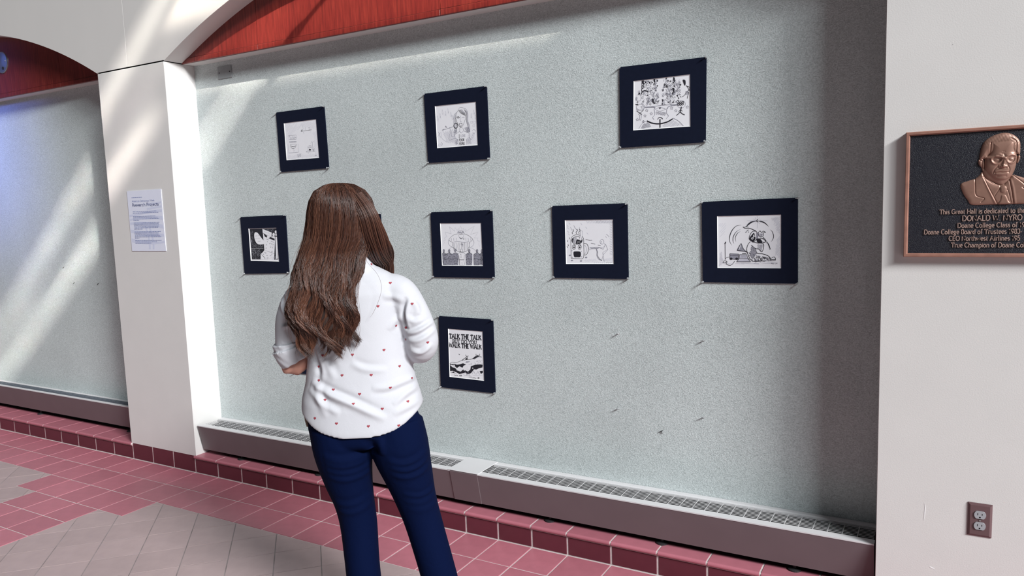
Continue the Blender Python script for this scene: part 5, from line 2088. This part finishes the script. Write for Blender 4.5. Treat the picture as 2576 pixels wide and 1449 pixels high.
# --- body: one continuous surface from head to feet
ARM_R = [(.105, .0, 1.275), (.180, -.014, 1.22), (.213, -.022, 1.095), (.165, .085, 1.075), (.085, .200, 1.095)]
ARM_L = [(-.125, .0, 1.270), (-.202, -.010, 1.20), (-.226, -.026, 1.034), (-.150, .042, 1.094), (-.065, .150, 1.130)]
LEG_L = [(-.062, -.002, .83), (-.062, -.012, .70), (-.046, -.002, .55), (-.036, .004, .46), (-.030, -.012, .33), (-.022, -.005, .10), (-.020, .0, .06)]
LEG_R = [(.105, -.005, .82), (.128, -.015, .70), (.163, -.002, .55), (.187, .004, .46), (.222, -.012, .33), (.272, -.005, .10), (.282, .0, .06)]
pieces = [ring_loft([(.80, .016, .150, -.095, .075), (.86, .005, .160, -.098, .085), (.95, .0, .140, -.080, .080), (1.04, -.003, .128, -.078, .085), (1.18, -.008, .140, -.085, .10), (1.27, -.01, .140, -.080, .080), (1.320, -.008, .098, -.056, .05), (1.365, -.006, .055, -.045, .04)])]
pieces.append(tube([(-.006, -.010, 1.33), (-.01, -.004, 1.40), (-.016, .008, 1.46)], [.056, .050, .052]))
hc = np.array([-.026, .014, 1.515])
pieces.append(ball(hc, (.073, .090, .108)))
pieces.append(ball(hc + (-.002, .045, -.055), (.050, .048, .055)))                                       # jaw
pieces.append(tube([hc + (-.004, .080, .005), hc + (-.005, .102, -.022), hc + (-.005, .092, -.034)], [.008, .012, .009], 10))   # nose
for s in (-1, 1):
    pieces.append(ball(hc + (s * .074, .005, -.015), (.008, .018, .030), 12))                              # ears
pieces.append(tube(ARM_R, [.040, .042, .040, .038, .027]))
pieces.append(tube(ARM_L, [.040, .042, .031, .032, .026]))


def hand(wrist, direc, side):
    """palm, four curled fingers and a thumb; side +1 = right hand"""
    w_ = np.array(wrist)
    d = np.array(direc, float)
    d /= np.linalg.norm(d)
    upv = np.array([0, 0, 1.0])
    lat = np.cross(d, upv)
    lat /= np.linalg.norm(lat)
    upv = np.cross(lat, d)
    out = [tube([w_ - d * .02, w_ + d * .035, w_ + d * .078], [(.024, .018), (.036, .016), (.036, .013)], 14)]
    for k, (o, ln) in enumerate(((.027, .066), (.009, .074), (-.009, .070), (-.026, .056))):
        b = w_ + d * .072 + upv * o
        c1 = b + d * ln * .42 + lat * side * .004
        c2 = c1 + d * ln * .25 - lat * side * .022
        c3 = c2 - d * ln * .10 - lat * side * .024
        out.append(tube([b - d * .012, b, c1, c2, c3], [.0088, .0088, .0082, .0076, .0066], 10, 4))
    b = w_ + d * .022 + upv * .026
    out.append(tube([b - upv * .008, b + upv * .020 + d * .020 - lat * side * .008, b + upv * .026 + d * .048 - lat * side * .016, b + upv * .020 + d * .066 - lat * side * .020], [.0125, .0115, .0098, .0082], 10, 4))
    return out


pieces += hand(ARM_R[-1], (-.75, .55, .12), 1)
pieces += hand(ARM_L[-1], (.75, .55, .0), -1)
for Lg in (LEG_L, LEG_R):
    pieces.append(tube(Lg, [.076, .072, .054, .048, .048, .036, .036]))
for Lg, sp in ((LEG_L, -.02), (LEG_R, .05)):
    fx, fy = Lg[-1][0], Lg[-1][1]
    pieces.append(tube([(fx, fy - .055, .035), (fx, fy, .045), (fx + sp * .5, fy + .09, .035), (fx + sp, fy + .155, .024)], [(.028, .03), (.034, .04), (.040, .03), (.034, .018)], 16))
o = link('body', fuse('body', pieces, .0045, M_SKIN, 4), None, person)
eye_m = plain('eye_white', (.8, .8, .8, 1), .2)
for s in (-1, 1):
    v, f = ball(hc + (s * .030, .078, .008), (.012, .012, .010), 14)
    e_ = link('eye', mesh('eye', v, f, smooth=True), eye_m, person)
    v, f = ball(hc + (s * .030, .0865, .008), (.0055, .005, .0055), 12)
    link('iris', mesh('iris', v, f, smooth=True), M_DARK, e_)
v, f = tube([hc + (-.024, .085, -.062), hc + (-.004, .094, -.060), hc + (.016, .085, -.062)], [.004, .007, .004], 8)
link('lips', mesh('lips', v, f, smooth=True), plain('lips', (.45, .14, .13, 1), .4), person)
for Lg, sp in ((LEG_L, -.02), (LEG_R, .05)):
    fx, fy = Lg[-1][0], Lg[-1][1]
    me = fuse('shoe', [tube([(fx, fy - .062, .034), (fx, fy - .005, .040), (fx + sp * .5, fy + .09, .036), (fx + sp, fy + .168, .024)], [(.034, .034), (.042, .038), (.048, .034), (.038, .022)], 18), ring_loft([(.0, fx + sp * .4, .046, fy - .09, fy + .19), (.014, fx + sp * .4, .046, fy - .09, fy + .19)], 24)], .005, M_SHOE, 3)
    me.transform(Matrix.Translation((0, 0, -min(q.co.z for q in me.vertices))))
    link('shoe', me, None, person)

# --- trousers
tp = [ring_loft([(.765, .018, .176, -.112, .088), (.785, .016, .188, -.124, .093), (.83, .008, .190, -.128, .10), (.90, .002, .172, -.110, .098), (.98, .0, .150, -.092, .09)], 44)]
tp.append(tube([(-.085, -.012, .83), (-.070, -.020, .745), (-.060, -.012, .65), (-.046, -.004, .56), (-.036, .0, .47), (-.030, -.006, .33), (-.024, -.004, .19), (-.020, -.002, .05)], [(.096, .108), (.0975, .105), (.083, .092), (.068, .078), (.063, .070), (.059, .066), (.060, .064), (.064, .068)], 26))
tp.append(tube([(.108, -.012, .83), (.124, -.020, .745), (.146, -.012, .65), (.166, -.004, .56), (.188, .0, .47), (.222, -.006, .33), (.252, -.004, .19), (.282, -.002, .05)], [(.096, .108), (.0975, .105), (.083, .092), (.070, .078), (.064, .070), (.062, .066), (.062, .064), (.066, .068)], 26))
random.seed(12)
cz = lambda a, b: [(650 + x / 2.64, 900 + y / 2.64) for x, y in zip(a, b)]
tf = []
for a, b, wd, am in (
        ((440, 560, 690, 750), (640, 668, 655, 630), .010, .0060), ((450, 560, 680, 745), (690, 712, 700, 668), .009, .0050),
        ((455, 570, 690, 745), (735, 757, 745, 705), .009, .0050), ((465, 580, 690, 740), (780, 800, 785, 760), .009, .0040),
        ((500, 580, 680, 735), (975, 990, 975, 940), .009, .0035), ((510, 600, 700, 745), (1025, 1040, 1015, 980), .009, .0035),
        ((860, 960, 1060, 1118), (660, 690, 670, 625), .010, .0055), ((880, 980, 1070, 1122), (712, 735, 715, 670), .009, .0050),
        ((890, 990, 1080, 1128), (765, 782, 765, 725), .009, .0045), ((960, 1060, 1130, 1165), (900, 925, 915, 885), .008, .0035),
        ((970, 1070, 1150, 1180), (955, 975, 960, 930), .009, .0040), ((985, 1090, 1170, 1195), (1010, 1025, 1005, 975), .009, .0035),
        ((760, 765, 770, 775), (520, 560, 600, 640), .016, -.012)):
    tf.append((cz(a, b), wd * random.uniform(1.0, 1.5), am * random.uniform(.9, 1.4)))
me = fuse('trousers', tp, .005, M_NAVYC, 8, lambda co, no: folds(co, no, tf))
link('trousers', me, None, person)

# --- shirt: torso with a shirt-tail hem, sleeves with rolled cuffs
hem = lambda c, s: .080 * abs(c) ** 2.4
sp_ = [ring_loft([(.812, .004, .202, -.138, .120, hem), (.828, .004, .203, -.139, .120, lambda c, s: .072 * abs(c) ** 2.4), (.90, .002, .198, -.133, .115, lambda c, s: .03 * c * c), (.98, .001, .184, -.118, .112), (1.06, -.002, .170, -.108, .112), (1.14, -.004, .166, -.106, .116), (1.22, -.008, .172, -.106, .112), (1.275, -.014, .182, -.102, .096), (1.312, -.014, .168, -.090, .074), (1.340, -.012, .128, -.070, .052), (1.358, -.010, .092, -.058, .044), (1.372, -.008, .066, -.050, .040)], 56)]
sp_.append(tube([(.105, -.010, 1.292), (.150, -.014, 1.268), (.186, -.020, 1.205), (.212, -.026, 1.135), (.212, -.020, 1.098), (.190, .030, 1.080), (.150, .095, 1.085)], [(.050, .055), (.056, .062), (.056, .062), (.055, .060), (.056, .062), (.052, .056), (.056, .058)], 26, 6))
sp_.append(tube([(-.130, -.010, 1.290), (-.182, -.012, 1.258), (-.214, -.014, 1.195), (-.222, -.016, 1.125), (-.224, -.016, 1.085)], [(.050, .055), (.055, .062), (.053, .058), (.051, .056), (.052, .057)], 26, 6))
# rolled cuffs
sp_.append(tube([(.160, .078, 1.083), (.150, .096, 1.085), (.130, .125, 1.088)], [(.058, .060), (.060, .062), (.056, .058)], 26, 4))
# collar stand
sp_.append(tube([(-.006, -.012, 1.345), (-.008, -.010, 1.385), (-.010, -.004, 1.418)], [(.078, .070), (.068, .064), (.064, .060)], 28, 4))
c4 = lambda *q: [(650 + x / 2.634, 430 + y / 2.634) for x, y in q]
c5 = lambda *q: [(650 + x / 2.64, 900 + y / 2.64) for x, y in q]
sf = [
    (c5((345, 165), (470, 225), (600, 275), (720, 325), (860, 390)), .014, .0085),
    (c5((330, 210), (450, 300), (560, 350)), .013, .0050),
    (c5((1050, 150), (960, 165), (860, 190), (760, 190)), .012, .0050),
    (c5((1045, 215), (980, 240), (900, 300)), .012, .0045),
    (c5((620, 30), (720, 70), (860, 80)), .012, .0035),
    (c5((400, 90), (390, 170), (420, 280), (470, 380)), .014, .0040),
    (c5((1060, 300), (980, 330), (900, 360)), .012, .0030),
    (c4((975, 840), (960, 900), (955, 960), (975, 1060)), .008, -.0100),
    (c4((1000, 860), (1040, 900), (1060, 960)), .010, .0040),
    (c4((975, 870), (900, 840), (820, 830)), .012, .0035),
    (c4((960, 960), (900, 1000), (860, 1060)), .012, .0035),
    (c4((980, 1085), (1060, 1060), (1150, 1010)), .009, .0070),
    (c4((985, 1130), (1070, 1120), (1165, 1060)), .010, .0060),
    (c4((1000, 1195), (1080, 1205), (1150, 1150)), .009, .0050),
    (c4((985, 960), (1020, 1000), (1090, 990)), .010, .0040),
    (c4((130, 850), (160, 940), (230, 990)), .010, .0060),
    (c4((150, 800), (190, 880), (240, 930)), .009, .0050),
    (c4((140, 1045), (190, 1030), (260, 1000)), .008, .0050),
    (c4((345, 1150), (370, 1240), (400, 1330), (380, 1440)), .012, -.0060),
    (c4((420, 1190), (460, 1280), (520, 1380)), .014, .0030),
    (c4((130, 1165), (230, 1185), (330, 1160)), .006, -.0040),
    (c4((128, 1205), (230, 1222), (335, 1195)), .006, .0040),
]
me = fuse('shirt', sp_, .0040, M_SHIRT, 14, lambda co, no: folds(co, no, [(q, w_ * .85, a_ * 1.35) for q, w_, a_ in sf]))
shirt = link('shirt', me, None, person)
shirt['label'] = 'white cotton shirt with tiny red hearts and rolled sleeves'

# the rolled cuff above her left elbow: two turns of cloth with a standing edge
CUF = [(-.229, -.018, 1.128), (-.225, -.017, 1.108), (-.219, -.016, 1.090), (-.212, -.015, 1.072), (-.204, -.014, 1.056)]
cpath = smooth_line(CUF, 6)
q0, q1 = cpath[2:9], cpath[7:]
me = fuse('sleeve_cuff', [tube(q0, [(.0575 - .0006 * i, .0625 - .0006 * i) for i in range(len(q0))], 36, 2), tube(q1, [(.0635 - .0004 * i, .0690 - .0004 * i) for i in range(len(q1))], 36, 2)], .0028, M_SHIRT, 3, lambda co, no: co + no * (.0011 * np.sin(co[:, 0] * 130 + co[:, 2] * 210) * np.sin(co[:, 1] * 90 + 1))[:, None])
cuff = link('sleeve_cuff', me, None, person)

# little printed hearts, pressed onto the cloth where the camera sees them
sme = shirt.data
bvh = BVHTree.FromPolygons([v.co.copy() for v in sme.vertices], [tuple(q.vertices) for q in sme.polygons])
pm = Matrix.Translation(Vector(PB)) @ Matrix.Rotation(PA, 4, 'Z')
pmi = pm.inverted()
HEART = [(0, -.55)] + [(.62 * math.copysign(abs(math.sin(t)) ** 3, math.sin(t)), (13 * math.cos(t) - 5 * math.cos(2 * t) - 2 * math.cos(3 * t) - math.cos(4 * t)) / 26) for t in np.linspace(.35, 2 * math.pi - .35, 22)]
hv, hf = [], []
for u, v_ in [(934, 665), (1005, 676), (982, 712), (1037, 764), (951, 770), (996, 819), (1022, 824), (1021, 854), (1076, 861), (966, 880), (887, 892), (812, 894), (803, 922), (1005, 921), (861, 944), (934, 943), (1036, 951), (803, 957), (839, 980), (905, 991), (818, 1006), (889, 1016), (962, 1028), (1026, 1010), (982, 975), (1048, 1042), (793, 1052), (847, 1065), (927, 1072), (1003, 1070)]:
    org = pmi @ Vector(CAM)
    d = (pmi.to_3x3() @ Vector(pix_ray(u, v_))).normalized()
    hit, nrm, _, _ = bvh.ray_cast(org, d)
    if hit is None:
        continue
    if nrm.dot(d) > 0:
        nrm = -nrm
    ex = Vector((0, 0, 1)).cross(nrm).normalized()
    ex = -ex if ex.x < 0 else ex
    ez = nrm.cross(ex) * (1 if nrm.cross(ex).z > 0 else -1)
    s0 = len(hv)
    for a, b in HEART:
        q = hit + ex * (a * .0078) + ez * (b * .0078)
        loc, nn, _, _ = bvh.find_nearest(q)
        hv.append(tuple(loc + nrm * .0015))
    hf.append(list(range(s0, s0 + len(HEART))))
o = link('heart_print', mesh('heart_print', hv, hf), plain('red_print', (.32, .038, .055, 1), .7), shirt)
o['kind'] = 'stuff'

# tan strap of a bag or belt showing at the hip
q = body_at(769, 1030)
v, f = tube([(q[0] + .012, -.02, q[1] + .01), (q[0] + .010, -.025, q[1] - .02), (q[0] + .016, -.03, q[1] - .05)], [(.007, .014), (.008, .016), (.007, .014)], 12)
link('belt', mesh('belt', v, f, smooth=True), plain('tan_leather', (.17, .12, .08, 1), .5), person)

# --- hair: a soft inner mass and several thousand strands gathered into waves
m, nt, p = newmat('brown_hair')
N, L = nt.nodes, nt.links
at = N.new('ShaderNodeAttribute')
at.attribute_name = 'strand'
cr = N.new('ShaderNodeValToRGB')
e = cr.color_ramp.elements
e[0].position, e[0].color = 0.0, (.012, .0050, .0038, 1)
e[1].position, e[1].color = 1.0, (.165, .068, .040, 1)
x = e.new(.55)
x.color = (.060, .0215, .0130, 1)
L.new(at.outputs['Fac'], cr.inputs[0])
L.new(cr.outputs[0], p.inputs['Base Color'])
p.inputs['Roughness'].default_value = .36
p.inputs['Specular IOR Level'].default_value = .55
M_HAIR = m
M_HAIRB = plain('brown_hair_underlayer', (.022, .009, .006, 1), .6)

# z, centre, half width, back, front  (crown to tips)
HR = [(1.640, -.034, .012, -.045, .045), (1.634, -.034, .045, -.066, .066), (1.615, -.034, .078, -.090, .086), (1.585, -.032, .096, -.104, .092), (1.545, -.031, .106, -.110, .082),
      (1.50, -.034, .107, -.112, .060), (1.46, -.040, .106, -.112, .030), (1.42, -.054, .105, -.116, -.002), (1.38, -.064, .102, -.128, -.035), (1.34, -.072, .099, -.142, -.060),
      (1.30, -.080, .097, -.156, -.078), (1.26, -.084, .096, -.166, -.092), (1.21, -.084, .096, -.168, -.100), (1.165, -.080, .094, -.166, -.108), (1.13, -.074, .086, -.160, -.118), (1.105, -.071, .072, -.154, -.128)]
hz = np.array([r[0] for r in HR])[::-1]
hd = [np.array([r[i] for r in HR])[::-1] for i in range(1, 5)]


def hair_pt(z, phi, rho):
    """point of the hair mass at height z, direction phi (0 = straight back, + to her right)"""
    a, w_, yb, yf = [np.interp(z, hz, q) for q in hd]
    yc = (yb + yf) / 2
    return np.stack([a + rho * w_ * np.sin(phi), yc - rho * (yf - yc) * np.cos(phi), z + 0 * a], -1)


base = []
for z, a, w_, yb, yf in HR[1:-2]:
    k = float(np.interp(z, [1.14, 1.34, 1.45], [.62, .84, .95]))
    base.append((z, a, w_ * k, (yb + yf) / 2 + (yb - yf) / 2 * k * .97, (yb + yf) / 2 - (yb - yf) / 2 * k * .9))
RM = [(.018, -.050, 1.590), (.050, -.052, 1.53), (.064, -.040, 1.475), (.076, -.012, 1.425), (.084, .045, 1.385), (.076, .100, 1.31), (.066, .130, 1.20)]
RMR = [.030, .040, .044, .043, .038, .030, .018]
hb = fuse('hair_underlayer', [ring_loft(base, 40, .9), tube(RM, [r * .92 for r in RMR], 18)], .006, M_HAIRB, 6)
hair = link('hair', hb, None, person)
hair['label'] = 'long wavy brown hair'

rs = np.random.default_rng(11)
strands, tone = [], []
NS, SEG = 9600, 26
ncl = 66
cphi = np.sort(rs.uniform(-1.95, 1.95, ncl))
cpha = 1.6 * np.sin(cphi * 2.1) + cphi * 1.3 + rs.normal(0, .5, ncl)
camp = rs.uniform(.5, 1.25, ncl)
cend = rs.uniform(1.108, 1.165, ncl) + .03 * np.clip(np.abs(cphi) - .9, 0, 1)
ctone = rs.uniform(-.26, .26, ncl)
clift = rs.uniform(-.10, .07, ncl)
for i in range(NS):
    ph0 = rs.uniform(-2.15, 2.15) if i % 3 else rs.uniform(-1.35, 1.35)
    c = int(np.argmin(np.abs(cphi - ph0)))
    zt_ = rs.uniform(1.600, 1.638)
    ze = cend[c] + rs.normal(0, .013)
    t = np.linspace(0, 1, SEG)
    z = zt_ + (ze - zt_) * t
    low = np.clip((1.50 - z) / .40, 0, 1)
    inner = i % 5 < 2                                       # fill between the locks
    gather = (.12 if inner else .58) * low ** .8
    phi = ph0 * (1 - gather) + cphi[c] * gather
    rho = rs.uniform(.90, 1.04) + .05 * low * rs.uniform(-1, 1) + clift[c] * low
    if inner:
        rho = rs.uniform(.80, .985) + 0 * low
    rho = rho + .10 * low * np.sin(z * 34 + phi * 3.2 + .8 * np.sin(phi * 5))
    P_ = hair_pt(z, phi, rho)
    A_ = .023 * camp[c] * low ** 1.1
    ph = cpha[c] + rs.normal(0, .12)
    P_[:, 0] += A_ * np.sin(z * 46 + ph) + rs.normal(0, .0008) + .0012 * np.sin(z * 90 + rs.uniform(0, 6))
    P_[:, 1] += A_ * .55 * np.cos(z * 46 + ph)
    curl = np.clip((1.17 - z) / .09, 0, 1) ** 2
    P_[:, 0] += curl * .016 * math.sin(cpha[c] * 2)
    strands.append(P_)
    tone.append(np.clip(.48 + ctone[c] + rs.normal(0, .13) + .16 * low, 0, 1))
for i in range(1500):                                       # the lock that falls forward over the right shoulder
    t = np.linspace(0, 1, SEG)
    R_ = np.array(smooth_line([tuple(q) + (r,) for q, r in zip(RM, RMR)], 8))
    k = t * (len(R_) - 1)
    C_ = np.stack([np.interp(k, np.arange(len(R_)), R_[:, q]) for q in range(4)], -1)
    th, rr = rs.uniform(0, 6.28), rs.uniform(.75, 1.10)
    Dd = np.gradient(C_[:, :3], axis=0)
    Dd /= np.linalg.norm(Dd, axis=1, keepdims=True)
    u1 = np.cross(Dd, np.array([1.0, 0, 0]))
    u1 /= np.linalg.norm(u1, axis=1, keepdims=True)
    u2 = np.cross(Dd, u1)
    off = (u1 * np.cos(th) + u2 * np.sin(th)) * (C_[:, 3] * rr)[:, None]
    P_ = C_[:, :3] + off
    P_[:, 0] += .006 * t * np.sin(t * 12 + int(th * 2) * 1.7)
    P_ = P_[:SEG - int(rs.integers(0, 4))]
    if len(P_) < SEG:
        P_ = np.concatenate([P_, np.repeat(P_[-1:], SEG - len(P_), 0) + np.linspace(.0005, .002, SEG - len(P_))[:, None] * np.array([0, 0, -1.])])
    strands.append(P_)
    tone.append(np.clip(.58 + rs.normal(0, .15), 0, 1))
for i in range(110):                                        # loose flyaway hairs
    ph0 = rs.uniform(-2, 2)
    z = np.linspace(rs.uniform(1.45, 1.63), rs.uniform(1.08, 1.35), SEG)
    P_ = hair_pt(z, ph0 + 0 * z, 1.04 + .16 * np.linspace(0, 1, SEG) * rs.uniform(.2, 1))
    P_[:, 0] += .012 * np.sin(z * 22 + rs.uniform(0, 6)) * np.linspace(0, 1, SEG)
    strands.append(P_)
    tone.append(rs.uniform(.6, 1))
# two hairs straying down the back of the shirt
for dx in (0,):
    px = [(905, 625), (925, 660), (950, 690), (960, 720), (955, 750), (940, 785), (930, 800)]
    q = np.array(smooth_line([(body_at(u, v, -.125)[0] + dx * .3, -.128, body_at(u, v, -.125)[1]) for u, v in px], 5))
    k = np.linspace(0, len(q) - 1, SEG)
    strands.append(np.stack([np.interp(k, np.arange(len(q)), q[:, j]) for j in range(3)], -1))
    tone.append(.7)
SA = np.array(strands)
n = len(SA)
D = np.gradient(SA, axis=1)
D /= np.linalg.norm(D, axis=2, keepdims=True) + 1e-9
E1 = np.cross(D, np.array([.3, 1.0, .1]))
E1 /= np.linalg.norm(E1, axis=2, keepdims=True) + 1e-9
E2 = np.cross(D, E1)
rbase = rs.uniform(.0007, .0012, n)
rbase[-111:] = .0004
rad = (rbase[:, None] * np.concatenate([np.linspace(.8, 1, 4), np.ones(SEG - 9), np.linspace(1, .25, 5)])[None])[..., None]
VV = np.stack([SA + rad * (E1 * math.cos(a) + E2 * math.sin(a)) for a in (0, 2.094, 4.189)], 2).reshape(-1, 3)
b_ = (np.arange(n)[:, None] * SEG + np.arange(SEG - 1)[None]).ravel() * 3
FF = np.concatenate([np.stack([b_ + k, b_ + (k + 1) % 3, b_ + 3 + (k + 1) % 3, b_ + 3 + k], -1) for k in range(3)])
me = bpy.data.meshes.new('strands')
me.vertices.add(len(VV))
me.vertices.foreach_set('co', VV.ravel())
me.loops.add(FF.size)
me.loops.foreach_set('vertex_index', FF.ravel())
me.polygons.add(len(FF))
me.polygons.foreach_set('loop_start', np.arange(0, FF.size, 4))
me.polygons.foreach_set('use_smooth', np.ones(len(FF), bool))
me.update(calc_edges=True)
at_ = me.attributes.new('strand', 'FLOAT', 'POINT')
at_.data.foreach_set('value', np.repeat(np.array([np.broadcast_to(q, SEG) for q in tone]).ravel(), 3))
o = link('strands', me, M_HAIR, hair)
o['kind'] = 'stuff'

# ------------------------------------------------------------------ unseen steel rod, added above the view to cast a shadow across the red panels
a = Vector((0.90, 0.12, 2.455)) - Vector(SUN_D) * 0.62
b = Vector((1.18, 0.12, 2.64)) - Vector(SUN_D) * 0.62
d = (b - a).normalized()
b2 = a + d * 2.6
R0 = empty('shadow_rod', tuple(a))
tag(R0, 'unseen slim steel rod added above the arch for its shadow on the panels', 'shadow rod')
q = d.to_track_quat('Z', 'Y')
v, f = lathe([(.012, 0), (.014, .01), (.014, 2.6)], 16)
o = link('rod', mesh('rod', v, f, smooth=False), M_STEEL, R0)
o.rotation_euler = q.to_euler()
v, f = lathe([(.024, -.03), (.026, 0), (.026, .06), (.02, .07)], 16)
o = link('end_fitting', mesh('end_fitting', v, f), M_STEEL, R0)
o.rotation_euler = q.to_euler()
